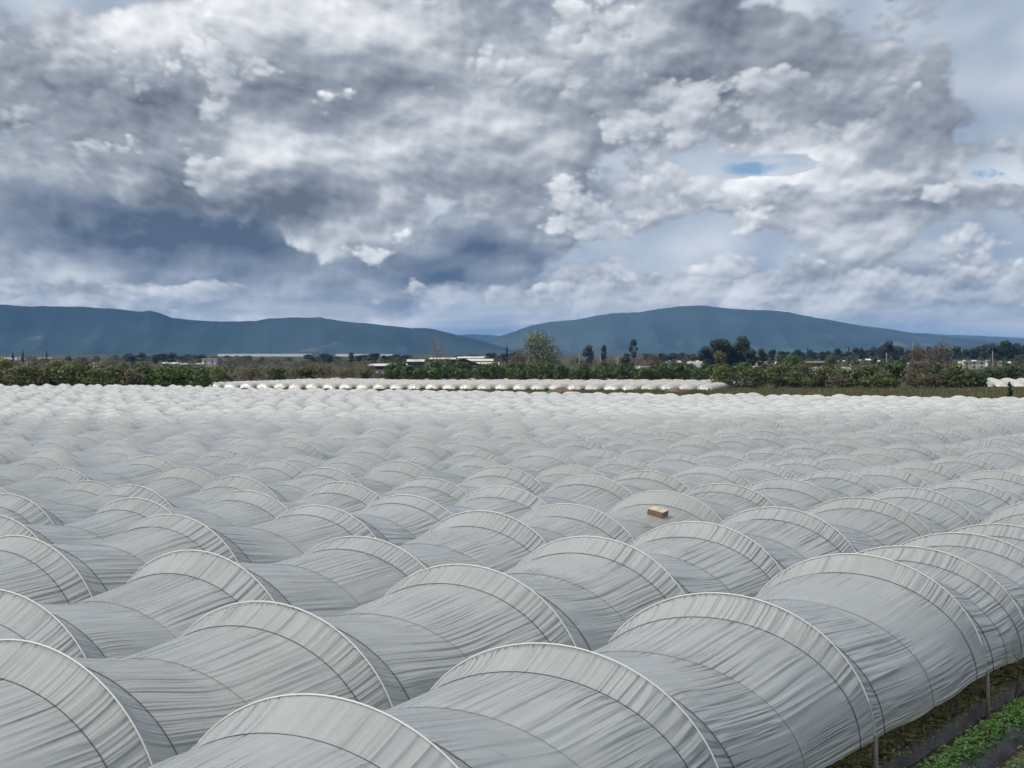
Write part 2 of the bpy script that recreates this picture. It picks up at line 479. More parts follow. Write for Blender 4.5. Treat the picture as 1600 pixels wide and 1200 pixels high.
# ground: one sheet, finer near the camera
def make_ground():
    r = np.concatenate([np.linspace(0, 60, 41)[1:], np.geomspace(60, 700, 60)[1:], np.geomspace(700, 30000, 40)[1:]])
    th = np.linspace(0, 2 * np.pi, 145)[:-1]
    x = np.concatenate([[0], (r[:, None] * np.sin(th)[None]).ravel()])
    y = np.concatenate([[0], (r[:, None] * np.cos(th)[None]).ravel()])
    z = gz(x, y)
    n = len(th)
    f = grid_faces(len(r), n, True) + 1
    t = np.array([(0, 1 + j, 1 + (j + 1) % n) for j in range(n)])
    m, h = mat('farmland')
    P = h.node('ShaderNodeNewGeometry').outputs['Position']
    px, py, pz = h.sep(P)
    soil = h.mix(h.noise(P, .8, 6, .65), (.065, .05, .035), (.125, .10, .075))
    grass = h.mix(h.noise(P, .35, 6, .7), (.030, .045, .016), (.075, .085, .035))
    cover = h.ss(h.noise(P, .05, 4, .6), .40, .58)
    near = h.mix(cover, soil, grass)
    # field parcels of the plain
    vor = h.node('ShaderNodeTexVoronoi', feature='F1', distance='CHEBYCHEV')
    h.put(vor.inputs['Vector'], h.vm('MULTIPLY', P, (.0042, .0024, 0)))
    vor.inputs['Scale'].default_value = 1.0
    cr = h.sep(vor.outputs['Color'])[0]
    parcel = h.ramp(cr, [(0.0, (.045, .050, .022)), (.3, (.075, .065, .04)), (.5, (.04, .055, .02)), (.7, (.10, .085, .06)), (.85, (.055, .05, .035)), (1.0, (.06, .075, .03))])
    parcel = h.mix(h.noise(P, .03, 5, .65), parcel, (.04, .042, .025))
    far = h.ss(py, 430, 620)
    col = h.mix(far, near, parcel)
    b = princ(h, col, .95, .1, bump(h, h.noise(P, 3.0, 5, .6), .06))
    link(h, b.outputs[0], h.out.inputs[0])
    me = mesh_np('ground', np.stack([x, y, z], 1), [f, t], m)
    tag(obj('ground', me), 'brown and green farmland plain around and beyond the tunnels', 'ground', kind='structure')
make_ground()

# hills: a ridge whose skyline runs through the given points
def make_hill(name, pts, D, depth, seed, label, c_low, c_high, foot=548.0):
    pts = np.array(pts, float)
    xs = np.linspace(pts[0, 0], pts[-1, 0], 620)
    sk = np.interp(xs, pts[:, 0], pts[:, 1])
    rs = np.random.default_rng(seed)
    for k in range(1, 7):
        sk = sk + .55 / k ** .6 * np.sin(xs / (90 / k ** 1.3) + rs.uniform(0, 6.3))
    fine = .35 * np.convolve(rs.normal(0, 1, len(xs) + 4), np.ones(5) / 5, 'valid')[:len(xs)] + .18 * rs.normal(0, 1, len(xs))
    H = np.maximum((foot - sk) / 2404 * D, 0) + CAM_Z
    X0 = (xs - 800) / 2404 * D
    v = np.linspace(0, 1, 40)
    prof = np.where(v < .62, (v / .62) ** 1.25, 1 - ((v - .62) / .38) ** 1.5)
    Y = D + (v - .62) * depth
    XX = X0[None] * (Y / D)[:, None]
    YY = np.repeat(Y[:, None], len(xs), 1)
    gul = np.zeros((len(v), len(xs)))
    for k in range(14):
        fx = rs.uniform(1 / 1500, 1 / 260); ph = rs.uniform(0, 6.3); sl = rs.uniform(-.5, .5)
        gul += np.abs(np.sin(XX * fx * 3.14 + YY * fx * sl + ph)) * (260 * fx + .25)
    gul = gul / 14
    side = (1 - np.abs(2 * prof - 1)) * (v[:, None] < .62).ravel()
    ZZ = (H[None] + 7) * prof[:, None] - 7 - gul * side[:, None] * (H[None] + 7) * .8
    ZZ = ZZ + (fine / 2404 * D)[None] * prof[:, None] ** 14
    m, h = mat(name + '_scrub_shaded')
    P = h.node('ShaderNodeNewGeometry').outputs['Position']
    n1 = h.noise(P, .0016, 7, .65)
    n2 = h.noise(h.vm('MULTIPLY', P, (.0042, .0011, .012)), 1.0, 4, .5)
    z = h.sep(P)[2]
    bare = h.mul(h.ss(n2, .62, .68), h.ss(z, 50, 150, .75, .0))
    n1 = h.mad(h.noise(P, .0005, 3, .5), 1.2, h.mad(n1, .9, -.55))  # broad dark and light areas painted in as cloud shadow
    col = h.mix(h.m('MAXIMUM', h.m('MINIMUM', n1, 1.0), 0.0), tuple(q * .4 for q in c_low), tuple(q * 2.0 for q in c_high))
    col = h.mix(bare, col, (.10, .10, .085))
    b = princ(h, col, .95, .05)
    link(h, b.outputs[0], h.out.inputs[0])
    me = mesh_np(name, np.stack([XX, YY, ZZ], -1).reshape(-1, 3), grid_faces(len(v), len(xs)), m)
    return tag(obj(name, me), label, 'hills', kind='structure')
make_hill('hill', [(-700, 500), (-300, 478), (0, 474), (50, 477), (70, 476), (100, 478), (140, 479), (180, 481), (220, 485), (235, 484), (255, 490), (270, 496), (300, 500), (340, 502), (400, 502), (420, 497), (450, 495), (500, 495), (520, 499), (550, 503), (580, 505), (600, 507), (640, 511), (670, 512), (700, 518), (730, 526), (760, 534), (800, 547), (830, 552)],
          8500, 3200, 3, 'long dark blue hill range on the left under the clouds', (.012, .024, .032), (.026, .040, .044))  # bluish tones put part of the haze into the scrub colour
make_hill('mountain', [(690, 552), (740, 541), (780, 524), (800, 518), (830, 507), (860, 502), (900, 499), (930, 492), (960, 489), (1000, 487), (1030, 481), (1060, 478), (1100, 477), (1130, 481), (1170, 484), (1200, 483), (1220, 485), (1250, 491), (1280, 496), (1300, 499), (1330, 505), (1350, 509), (1400, 515), (1440, 521), (1470, 523), (1500, 527), (1550, 534), (1640, 543), (1760, 550)],
          10500, 4200, 5, 'broad blue mountain with a low peak on the right', (.020, .034, .040), (.040, .056, .058))  # haze blue mixed into these slope colours as well
make_hill('far_hill', [(300, 540), (560, 522), (650, 520), (760, 521), (820, 525), (1000, 535), (1250, 525), (1400, 517), (1500, 521), (1600, 526), (1700, 521), (1900, 530), (2200, 548)],
          17000, 5000, 8, 'faint pale far hills behind the nearer ranges', (.03, .04, .035), (.05, .06, .05), foot=546)

# ------------------------------------------------------------ polytunnels
A_W, A_H, EDGE, PITCH, N0 = 2.9, 2.28, .9, 6.0, 12.26
KEY = {0: [(3.4, .1), (9.2, .15), (14.84, .19), (20.31, .05), (26.47, .12), (33.56, .19), (37.19, .04), (41.6, .0), (45.47, -.07)],
       1: [(4.0, .3), (9.6, .3), (15.08, .3), (20.47, .22), (26.61, .26), (31.92, .4), (37.64, .31), (43.07, .33), (50.18, .16), (55.52, .18), (62.04, .08)],
       2: [(13.8, .2), (19.42, .12), (24.79, .37), (30.63, .18), (36.21, .43), (40.92, .31), (47.29, .33), (52.19, .29), (57.92, .17), (63.42, .2), (69.52, .1), (74.82, .12), (81.73, .04)],
       3: [(19.3, .3), (24.89, .36), (30.0, .5), (36.13, .33), (40.62, .36), (46.39, .31), (52.61, .37), (57.45, .31), (63.36, .26), (68.9, .18), (74.54, .12), (80.46, .07)],
       4: [(23.3, .3), (28.9, .3), (34.36, .42), (39.47, .34), (44.67, .35), (50.14, .2), (55.47, .4), (61.43, .17), (66.36, .28), (72.64, .2), (78.16, .21), (84.35, .12)],
       5: [(28.8, .3), (34.3, .3), (39.83, .29), (45.42, .32), (50.9, .38), (56.11, .42), (62.62, .24)]}

def hoop_list(r, t0, t1, rs):
    L = list(KEY.get(r, []))
    if not L:
        t = 34.36 + 5.5 * (r - 4) + rs.uniform(-.9, .9)
        while t > t0: t -= 5.65
        L = [(t, .25 + rs.normal(0, .08))]
    while L[-1][0] < t1:
        d = np.clip(rs.normal(5.65, .45), 4.2, 7.2)
        lv = .15 if r < 4 else .27
        L.append((L[-1][0] + d, float(np.clip(rs.normal(lv, .14), -.1, .5))))
    return [(t, dz) for t, dz in L if t0 - 6 < t]

def vnoise(u, v, seed):
    """smooth value noise on arrays"""
    rs = np.random.default_rng(seed); T = rs.uniform(-1, 1, (64, 64))
    iu, iv = np.floor(u).astype(int), np.floor(v).astype(int)
    fu, fv = u - iu, v - iv
    fu = fu * fu * (3 - 2 * fu); fv = fv * fv * (3 - 2 * fv)
    a = T[iu % 64, iv % 64]; b = T[(iu + 1) % 64, iv % 64]; c = T[iu % 64, (iv + 1) % 64]; d = T[(iu + 1) % 64, (iv + 1) % 64]
    return (a * (1 - fu) + b * fu) * (1 - fv) + (c * (1 - fu) + d * fu) * fv

ROPE_OFF = .62
class Profile:
    """height of the crown and how far the film sinks between hoops, along one tunnel"""
    def __init__(self, hoops, rs):
        self.t = np.array([h[0] for h in hoops]); self.dz = np.array([h[1] for h in hoops])
        self.k = rs.uniform(.72, 1.2, len(hoops)); self.k2 = rs.uniform(.75, 1.25, len(hoops))
    def crown(self, t):
        t = np.asarray(t, float)
        base = np.interp(t, self.t, self.dz)
        i = np.clip(np.searchsorted(self.t, t) - 1, 0, len(self.t) - 2)
        l = t - self.t[i]; L = self.t[i + 1] - self.t[i]; d = np.minimum(np.abs(l), np.abs(L - l))
        a = .365 * self.k[i] * np.minimum(L / 5, 1)
        s1 = a * np.clip(d / ROPE_OFF, 0, 1) ** .85
        q = np.clip((d - ROPE_OFF) / np.maximum(L / 2 - ROPE_OFF, .2), 0, 1)
        s2 = .235 * self.k2[i] * np.minimum(L / 5.5, 1.2) * np.sin(q * np.pi / 2) ** 1.2 - .035 * np.sin(q * np.pi)
        return base, s1 + s2
    def scale(self, t):
        """(width factor, crown height) of the arch at t"""
        b, s = self.crown(t)
        return 1 - .035 * s, A_H + b - s

def tunnel_film(prof, t0, t1, n, dt, na, seed, end_near=False, end_far=True, fine=True, wob=1.0, edge=EDGE, zs=1.0):
    ts = list(np.arange(t0, t1, dt)) + [t1]
    for h in prof.t:
        for o in (-ROPE_OFF, -.09, 0, .09, ROPE_OFF):
            if t0 < h + o < t1: ts.append(h + o)
    ts += [q for q in (prof.t[:-1] + prof.t[1:]) / 2 if t0 < q < t1]
    ts = np.unique(np.round(np.array(ts), 3))
    ts = ts[np.concatenate([[True], np.diff(ts) > .03])]
    ph = np.linspace(0, np.pi, na)
    wx, hz = prof.scale(ts)
    T, PH = np.meshgrid(ts, ph, indexing='ij')
    s = A_W * np.cos(PH) * wx[:, None]
    z = hz[:, None] * np.sin(PH) ** .97
    arc = PH / np.pi * 8.3
    # wrinkles and slack in the sheet, never on the hoops themselves
    d = np.min(np.abs(ts[:, None] - prof.t[None]), axis=1)
    mids = (prof.t[:-1] + prof.t[1:]) / 2
    ro = np.concatenate([prof.t - ROPE_OFF, prof.t + ROPE_OFF, mids])
    d2 = np.min(np.abs(ts[:, None] - ro[None]), axis=1)
    free = (np.clip(d / .5, 0, 1) * np.clip(d2 / .35, 0.0, 1) ** .8)[:, None]
    w = .05 * vnoise(T * .45 + seed, arc * .9 + seed * 3, seed)
    if fine:
        f1 = 1 - np.abs(vnoise(T * .24 + 7 * seed, arc * 1.9 + .5 * vnoise(T * .3, arc * .6, seed + 4), seed + 1)) * 1.6
        amp = .6 + .5 * vnoise(T * .35, arc * .4, seed + 3)
        w = w + .04 * np.clip(f1, 0, 1) ** 1.4 * amp - .015
    w = w * free * wob
    low = np.exp(-(np.sin(PH) / .16) ** 2)                       # loose hem
    lift = .07 * vnoise(T * .55, PH * 0 + seed, seed + 6) * low
    s = s + w * np.cos(PH) * (1 - .3 * low)
    z = (z + w * np.sin(PH)) * zs + edge + lift
    x = T * UD[0] + (n + s) * ND[0]; y = T * UD[1] + (n + s) * ND[1]
    z = z + gz(x * 0 + (T * UD[0] + n * ND[0]), T * UD[1] + n * ND[1])
    V = np.stack([x, y, z], -1).reshape(-1, 3)
    UV = np.stack([T, arc], -1).reshape(-1, 2)
    F = [grid_faces(len(ts), na)]
    nv = len(V)
    for e, on in ((0, end_near), (-1, end_far)):
        if not on: continue
        # gathered end: the sheet is drawn down to the ground in pleats
        rows = 5
        ring = np.stack([x[e], y[e], z[e]], -1)
        sg = -1 if e == 0 else 1
        cx, cy = tn(ts[e], n)
        c = np.array([float(cx), float(cy), float(gz(cx, cy))])
        vv = [ring]
        for k in range(1, rows):
            q = k / (rows - 1)
            p = c + (ring - c) * np.array([1 - .25 * q, 1 - .25 * q, (1 - q) ** .8 * .98 + .02])
            outw = sg * (1.5 * q ** .8 + .16 * q * np.sin(np.arange(na) * 2.4 + seed))
            p = p + np.stack([UD[0] * outw, UD[1] * outw, 0 * outw], -1)
            vv.append(p)
        E = np.concatenate(vv[1:])
        ii = (np.arange(na) + (0 if e == 0 else (len(ts) - 1) * na))
        idx = np.concatenate([ii[None], (nv + np.arange((rows - 1) * na)).reshape(rows - 1, na)])
        q4 = np.stack([idx[:-1, :-1], idx[:-1, 1:], idx[1:, 1:], idx[1:, :-1]], -1).reshape(-1, 4)
        F.append(q4[:, ::-1] if e == 0 else q4)
        V = np.concatenate([V, E]); nv = len(V)
        UV = np.concatenate([UV, np.stack([np.repeat(ts[e] + np.arange(1, rows) * .4, na), np.tile(arc[e], rows - 1)], -1)])
    return V, F, UV

def arch_pts(rad, legs, n=40):
    ph = np.linspace(0, np.pi, n)
    p = np.stack([np.zeros(n), A_W * np.cos(ph), A_H * np.sin(ph) ** .97], -1)
    if legs:
        p = np.vstack([[[0, A_W + .02, -1.3]], [[0, A_W + .01, -.5]], p, [[0, -A_W - .01, -.5]], [[0, -A_W - .02, -1.3]]])
    return p
def arch_mesh(name, r, m, legs, n, sides, lift=0.0):
    b = MB()
    p = arch_pts(r, legs, n)
    k = (A_H + lift) / A_H
    q = p.copy(); q[:, 2] = np.where(p[:, 2] > 0, p[:, 2] * k, p[:, 2]); q[:, 1] *= (A_W + lift) / A_W
    b.tube(q, r, sides)
    return b.mesh(name, m, True)
ME_HOOP = arch_mesh('hoop', .013, M['hoop'], False, 64, 8, .008)
ME_HOOP_FAR = arch_mesh('hoop_far', .011, M['hoop'], False, 28, 5, .006)
ME_ROPE = arch_mesh('rope', .0078, M['rope'], False, 64, 5, .010)
ME_ROPE_THIN = arch_mesh('rope_thin', .0055, M['rope_thin'], False, 64, 4, .006)
ME_ROPE_FAR = arch_mesh('rope_far', .0065, M['rope'], False, 28, 4, .010)
ME_POST = []
for sgn in (-1, 1):
    _b = MB()
    _b.tube([(0, sgn * (A_W + .02), -1.25), (0, sgn * (A_W + .03), -.6), (0, sgn * (A_W + .02), .12)], [.05, .045, .036], 7)
    ME_POST.append(_b.mesh('post', M['leg'], True))

FIELD_G = 'white film tunnels of the near field'
ORD = ['', 'second', 'third', 'fourth', 'fifth', 'sixth', 'seventh', 'eighth', 'ninth', 'tenth', 'eleventh', 'twelfth']
def place_arch(name, me, parent, org, n, t, sx, hz):
    o = bpy.data.objects.new(name, me)
    COL.objects.link(o)
    o.parent = parent
    x, y = tn(t, n)
    o.location = (float(x) - org[0], float(y) - org[1], EDGE + float(gz(x, y)) - org[2])
    o.rotation_euler = (0, 0, math.pi / 2 - AZ)
    o.scale = (1, sx, hz / A_H)
    return o

NROWS = 57
PROFS = {}
for r in range(NROWS):
    rs = np.random.default_rng(100 + r)
    n = N0 + PITCH * r
    t0 = max(2.5, .805 * n - 14)
    t1 = (271 if r < 20 else 271 + (r - 20) * .7) + rs.uniform(-2.5, 2.5)
    if r > 46: t1 += 9
    t1 = min(t1, 4.05 * n + 22)
    hp = hoop_list(r, t0, t1, rs)
    hp = [h for h in hp if h[0] < t1 - 1.5] + [(t1, .2)]
    prof = PROFS[r] = Profile(hp, rs)
    if r == 0: dt, na, fine = .10, 121, True
    elif r < 3: dt, na, fine = .13, 97, True
    elif r < 7: dt, na, fine = .2, 61, True
    elif r < 14: dt, na, fine = .35, 37, True
    else: dt, na, fine = .6, 23, False
    far_end = t1 < 4.05 * n + 21
    V, F, UV = tunnel_film(prof, t0, t1, n, dt, na, r + 1, False, True, fine)
    ox, oy = tn(t0, n)
    org = (float(ox), float(oy), float(gz(ox, oy)))
    root = empty('polytunnel', org)
    if r == 0: lab = 'nearest white film tunnel, its open hem above the strawberry beds'
    elif r == 2: lab = 'white film tunnel with a wooden crate lying on its roof'
    elif r < 12: lab = f'{ORD[r]} white film tunnel counted back from the strawberry beds'
    elif r > 46: lab = 'far white film tunnel running up to the green hedge on the left'
    else: lab = 'white film tunnel among the many far rows of the near field'
    tag(root, lab, 'tunnel', FIELD_G)
    film = obj('film_cover', mesh_np('film_cover', V - np.array(org), F, M['film'] if r < 9 else M['film_mid'], UV), root)
    nh = 0
    for t, dz in hp:
        x, y = tn(t, n)
        if y > 170 or t < t0 or t > t1 - .3 or abs(x) > .40 * y + 6: continue
        near = y < 75
        sx, hz = prof.scale(t)
        h = place_arch('hoop', ME_HOOP if near else ME_HOOP_FAR, root, org, n, t, float(sx), float(hz))
        if r == 0:
            for mp in ME_POST:
                p = obj('post', mp, h)
                p.scale = (1, 1, 1 / h.scale[2])
        if y < 120:
            i = list(prof.t).index(t)
            nxt = prof.t[i + 1] if i + 1 < len(prof.t) else t + 5.6
            for q in ((t - ROPE_OFF), (t + ROPE_OFF), (t + nxt) / 2)[:3 if near else 2]:
                if not t0 < q < t1 - .2 or nh > 95: continue
                nh += 1
                sx, hz = prof.scale(q)
                mid = abs(q - t) > ROPE_OFF + .01
                place_arch('rope', (ME_ROPE_THIN if mid else ME_ROPE) if near else ME_ROPE_FAR, root, org, n, q, float(sx), float(hz))

# second block beyond the grass: tunnel ends facing the camera; its own rows run a little more straight away
def far_block(xs, y0, slope, az, length, label, group, seed):
    global UD, ND
    rs = np.random.default_rng(seed)
    keep = UD, ND
    UD = np.array([math.sin(az), math.cos(az)]); ND = np.array([-math.cos(az), math.sin(az)])
    for k, x in enumerate(xs):
        y = y0 + slope * x + rs.uniform(-1.2, 1.2) + (3.5 if k % 9 == 4 else 0)
        p = np.array([x, y])
        t0, n = float(p @ UD), float(p @ ND)
        t1 = t0 + length + rs.uniform(-1, 1)
        hp = [(t0, rs.uniform(-.1, .15))]
        while hp[-1][0] < t1 - 6: hp.append((hp[-1][0] + rs.uniform(5, 6.2), rs.uniform(0, .3)))
        hp.append((t1, .1))
        V, F, UV = tunnel_film(Profile(hp, rs), t0, t1, n, .8, 25, seed + k, True, True, False, 1.0, .35, .76)
        org = (x, y, float(gz(x, y)))
        root = empty('polytunnel', org)
        tag(root, label, 'tunnel', group)
        obj('film_cover', mesh_np('film_cover', V - np.array(org), F, M['film_far'], UV), root)
    UD, ND = keep
far_block([-109 + 6.22 * k for k in range(29)], 535, -.27, R(14.5), 125, 'sunlit white tunnel with a gathered round end facing the grass strip',
          'white film tunnels of the block beyond the grass strip', 500)
far_block([182 + 6.2 * k for k in range(7)], 640, -.27, R(14.5), 90, 'white tunnel of the small block seen past the bushes on the far right',
          'white film tunnels of the block on the far right', 700)

# ------------------------------------------------------------ strawberry beds beside the nearest tunnel
M['berry'] = leaf_mat('strawberry_leaf', (.038, .10, .020), (.105, .21, .045), 3.0, .38, .2)
M['berry_dry_lit'] = leaf_mat('tired_strawberry_leaf_lit', (.16, .19, .06), (.40, .35, .17), 4.0, .5, .15)  # dry leaves, paled further to stand in for sunlight under the hem
M['twig'] = simple('dry_twig', (.10, .07, .05), .9, .3, 6)

def bed(n, t0, t1, seed, label):
    ts = np.arange(t0, t1, .12)
    cs = np.array([(-.52, -.06), (-.40, .05), (-.33, .22), (-.24, .29), (0, .31), (.24, .29), (.33, .22), (.40, .05), (.52, -.06)])
    T = ts[:, None]; s = cs[None, :, 0] + 0 * T; z = cs[None, :, 1] + 0 * T
    s = s + .03 * vnoise(T * 1.7 + s * 0, s * 3 + seed, seed); z = z + .035 * vnoise(T * 2.3 + 0 * s, s * 4 + seed, seed + 1) + .02 * vnoise(T * 6 + 0 * s, s * 8, seed + 2)
    x = T * UD[0] + (n + s) * ND[0]; y = T * UD[1] + (n + s) * ND[1]
    z = z + gz(0, T * UD[1] + n * ND[1])
    me = mesh_np('planting_bed', np.stack([x, y, z], -1).reshape(-1, 3), grid_faces(len(ts), len(cs)), M['mulch'])
    tag(obj('planting_bed', me), label, 'planting bed', kind='structure')

def strawberries(name, n, t0, t1, step, leaves, mat_, seed, label, rad=.24, hgt=.2, size=.055):
    rs = np.random.default_rng(seed)
    V = []; F = []; k = 0
    for t in np.arange(t0, t1, step):
        for side in (-.13, .13):
            tt = t + rs.normal(0, .05); ss = n + side + rs.normal(0, .04)
            cx, cy = tn(tt, ss); cz = float(gz(cx, cy)) + .29
            m = int(leaves * rs.uniform(.6, 1.3))
            a = rs.uniform(0, 2 * np.pi, m); rr = rad * np.sqrt(rs.uniform(0, 1, m)) * rs.uniform(.8, 1.2)
            hz = hgt * (1 - .7 * (rr / rad) ** 2) * rs.uniform(.45, 1.15, m)
            for i in range(m):
                c = np.array([cx + rr[i] * np.cos(a[i]), cy + rr[i] * np.sin(a[i]), cz + hz[i] - .10 * (rr[i] / rad) ** 2])
                out = np.array([np.cos(a[i]), np.sin(a[i]), rs.uniform(-.35, .25)]); out /= np.linalg.norm(out)
                sz = size * rs.uniform(.7, 1.3)
                for q in (-1, 0, 1):
                    b = a[i] + q * 1.15 + rs.normal(0, .15)
                    d = np.array([np.cos(b), np.sin(b), out[2] + rs.normal(0, .18)])
                    w = np.array([-np.sin(b), np.cos(b), rs.normal(0, .25)])
                    fold = np.array([0, 0, .22 * sz])
                    V += [c, c + d * sz * .6 + w * sz * .45 + fold, c + d * sz * 1.15, c + d * sz * .6 - w * sz * .45 + fold]
                    F.append((k, k + 1, k + 2)); F.append((k, k + 2, k + 3)); k += 4
    me = mesh_np(name, np.array(V), np.array(F), mat_, smooth=False)
    tag(obj(name, me), label, 'strawberry plants', kind='stuff')

for i, n in enumerate((9.85, 8.45, 7.1, 5.8, 11.3, 12.7, 14.1)):
    bed(n, 14 if n < 11 else 8, 56, 20 + i, ['raised bed under black plastic beside the tunnel hem', 'raised bed of the lush strawberry row', 'raised bed of the third strawberry row',
        'raised bed at the lower right edge', 'raised bed just inside the nearest tunnel', 'raised bed in the middle of the nearest tunnel', 'raised bed on the far side of the nearest tunnel'][i])
strawberries('strawberry_plants', 9.72, 16, 54, .2, 20, M['berry_dry_lit'], 31, 'tired olive and brown strawberry plants along the tunnel hem', .3, .27, .05)
strawberries('strawberry_plants', 8.45, 18, 50, .2, 26, M['berry'], 32, 'lush bright green strawberry plants in the row outside the tunnel', .27, .24, .055)
strawberries('strawberry_plants', 7.1, 20, 46, .23, 20, M['berry'], 33, 'green strawberry plants in the corner row outside the tunnel', .25, .22, .055)
strawberries('strawberry_plants', 11.3, 12, 54, .32, 12, M['berry'], 34, 'strawberry plants dimly seen under the film of the nearest tunnel', .26, .22, .065)
strawberries('strawberry_plants', 12.7, 12, 54, .32, 12, M['berry'], 35, 'strawberry plants under the middle of the nearest tunnel', .26, .22, .065)

def litter():
    rs = np.random.default_rng(77); V = []; F = []; k = 0
    for _ in range(900):
        t = rs.uniform(18, 50); n = rs.choice([9.25, 9.9, 7.8]) + rs.normal(0, .2)
        x, y = tn(t, n); s_ = abs((n - 9.85 + .65) % 1.35 - .65)
        z = float(gz(x, y)) + (.31 if s_ < .26 else .04) + rs.uniform(0, .06)
        a = rs.uniform(0, 6.28); L = rs.uniform(.02, .075); w = rs.uniform(.006, .03)
        d = np.array([np.cos(a), np.sin(a), rs.uniform(-.2, .5)]) * L; e = np.array([-np.sin(a), np.cos(a), 0]) * w; p = np.array([x, y, z])
        V += [p - d - e * .4, p - d * .2 - e, p + d, p + e]; F += [(k, k + 1, k + 2), (k, k + 2, k + 3)]; k += 4
    tag(obj('dry_leaves', mesh_np('dry_leaves', np.array(V), np.array(F), simple('straw_litter', (.34, .27, .17), .9, .4, 5), smooth=False)), 'dead leaves and straw scattered on the black plastic', 'dry leaves', kind='stuff')
litter()

def weed(t, n, h, seed, label, lean=.15, branches=6):
    rs = np.random.default_rng(seed); b = MB()
    m = np.linspace(0, 1, 7)
    stem = np.stack([lean * m ** 1.5 + .02 * np.sin(m * 7 + seed), .05 * m * np.cos(seed), m * h], -1)
    b.tube(stem, np.linspace(.018, .008, 7), 5)
    for k in range(branches):
        q = rs.uniform(.35, .95); p = np.array([np.interp(q, m, stem[:, j]) for j in range(3)])
        a = rs.uniform(0, 6.3); L = h * rs.uniform(.14, .34)
        d = np.array([np.cos(a) * .6, np.sin(a) * .6, .8]); e = p + d * L * .55 + rs.normal(0, .01, 3); f = e + np.array([d[0] * .5, d[1] * .5, 1]) * L * .45
        b.tube([p, e, f], [.010, .008, .005], 4)
        b.tube([e, e + np.array([d[1], -d[0], .7]) * L * .3], [.007, .004], 4)
    x, y = tn(t, n)
    o = obj('dry_weed', b.mesh('dry_weed', M['twig'], True), None, (float(x), float(y), float(gz(x, y)) + .05))
    tag(o, label, 'weed', 'dry weeds by the tunnel hem')
weed(38.2, 9.9, 1.75, 1, 'tall bare forked weed standing before the nearest tunnel', .22, 9)
weed(37.6, 10.1, 1.25, 2, 'shorter bare weed leaning beside the tall forked weed', -.3, 6)
weed(37.3, 10.7, .85, 3, 'low forked dry weed against the film hem', -.2, 5)
weed(35.4, 9.2, 1.0, 4, 'thin dry stalk between the two strawberry rows', .05, 2)

b = MB(); pts = np.array([(0, 0, 0), (.02, 0, .12), (.0, .01, .22), (.07, .0, .29)])
for k in range(3):
    p, q = pts[k], pts[k + 1]; w = .05 - .012 * k
    b.raw([p + (0, -w, 0), p + (0, w, 0), q + (0, w, 0), q + (0, -w, 0), p + (.012, -w, 0), p + (.012, w, 0), q + (.012, w, 0), q + (.012, -w, 0)],
          [(0, 1, 2, 3), (7, 6, 5, 4), (0, 3, 7, 4), (1, 5, 6, 2), (0, 4, 5, 1), (3, 2, 6, 7)])
x, y = tn(33.0, 9.15)
tag(obj('wood_splinter', b.mesh('wood_splinter', M['scrap']), None, (float(x), float(y), float(gz(x, y)) + .06)), 'pale pink splinter standing in the black plastic furrow', 'scrap')
bpy.context.view_layer.update()

# ------------------------------------------------------------ wooden crate on the third tunnel
def crate():
    t, s, n = 45.45, -.72, N0 + PITCH * 2
    def roof(t_, s_):
        wx, hz = PROFS[2].scale(t_)
        x_, y_ = tn(t_, n + s_); xc, yc = tn(t_, n)
        return Vector((float(x_), float(y_), EDGE + float(gz(xc, yc)) + float(hz) * math.sin(math.acos(s_ / (A_W * float(wx)))) ** .97))
    p0 = roof(t, s)
    ex = (roof(t, s - .3) - roof(t, s + .3)).normalized()      # down the roof, towards the camera side
    ey = (roof(t + .2, s) - roof(t - .2, s)).normalized()
    ez = ex.cross(ey).normalized()
    if ez.z < 0: ez.negate()
    ey = ez.cross(ex)
    root = empty('wooden_crate', p0 - ez * .012)
    from mathutils import Matrix
    root.rotation_euler = Matrix((ex, ey, ez)).transposed().to_euler()
    tag(root, 'small slatted pine crate lying upside down on a tunnel roof', 'crate')
    L, Wd, Hh = .285, .205, .195
    for k in range(5):
        c = -Wd + .035 + k * (2 * Wd - .07) / 4
        m = MB(); m.box(-L, L, c - .028, c + .028, Hh, Hh + .009)
        obj('bottom_slat', m.mesh('bottom_slat', M['crate_pine']), root)
    for sg in (-1, 1):
        m = MB(); m.box(sg * (L - .012) - .009, sg * (L - .012) + .009, -Wd, Wd, .004, Hh - .004)
        obj('end_board', m.mesh('end_board', M['wood_shaded']), root)
        for z0, z1 in ((.106, .188), (.012, .092)):
            m = MB(); m.box(-L + .004, L - .004, sg * (Wd + .005) - .004, sg * (Wd + .005) + .004, z0, z1)
            obj('side_slat', m.mesh('side_slat', M['wood_shaded']), root)
        for sh in (-1, 1):
            m = MB(); m.box(sg * (L - .045) - .018, sg * (L - .045) + .018, sh * (Wd - .022) - .018, sh * (Wd - .022) + .018, 0, Hh - .002)
            obj('corner_post', m.mesh('corner_post', M['wood_shaded']), root)
    m = MB(); m.box(-.012, .012, -Wd, Wd, Hh + .0095, Hh + .022)
    obj('batten', m.mesh('batten', M['wood']), root)
crate()

# ------------------------------------------------------------ trees and bushes
M['leaf_olive'] = leaf_mat('olive_foliage', (.078, .095, .026), (.145, .158, .054), .25)
M['leaf_brown'] = leaf_mat('brownish_foliage', (.10, .08, .045), (.17, .14, .085), .25)
M['leaf_green'] = leaf_mat('bright_foliage', (.055, .100, .018), (.115, .17, .035), .25)
M['leaf_citrus'] = leaf_mat('orchard_foliage', (.038, .068, .018), (.09, .125, .036), .3, .45)
M['leaf_dark'] = leaf_mat('dark_evergreen', (.016, .030, .018), (.040, .058, .030), .2, .6, .1)
M['leaf_pale'] = leaf_mat('pale_grey_green', (.13, .155, .08), (.22, .23, .135), .15)

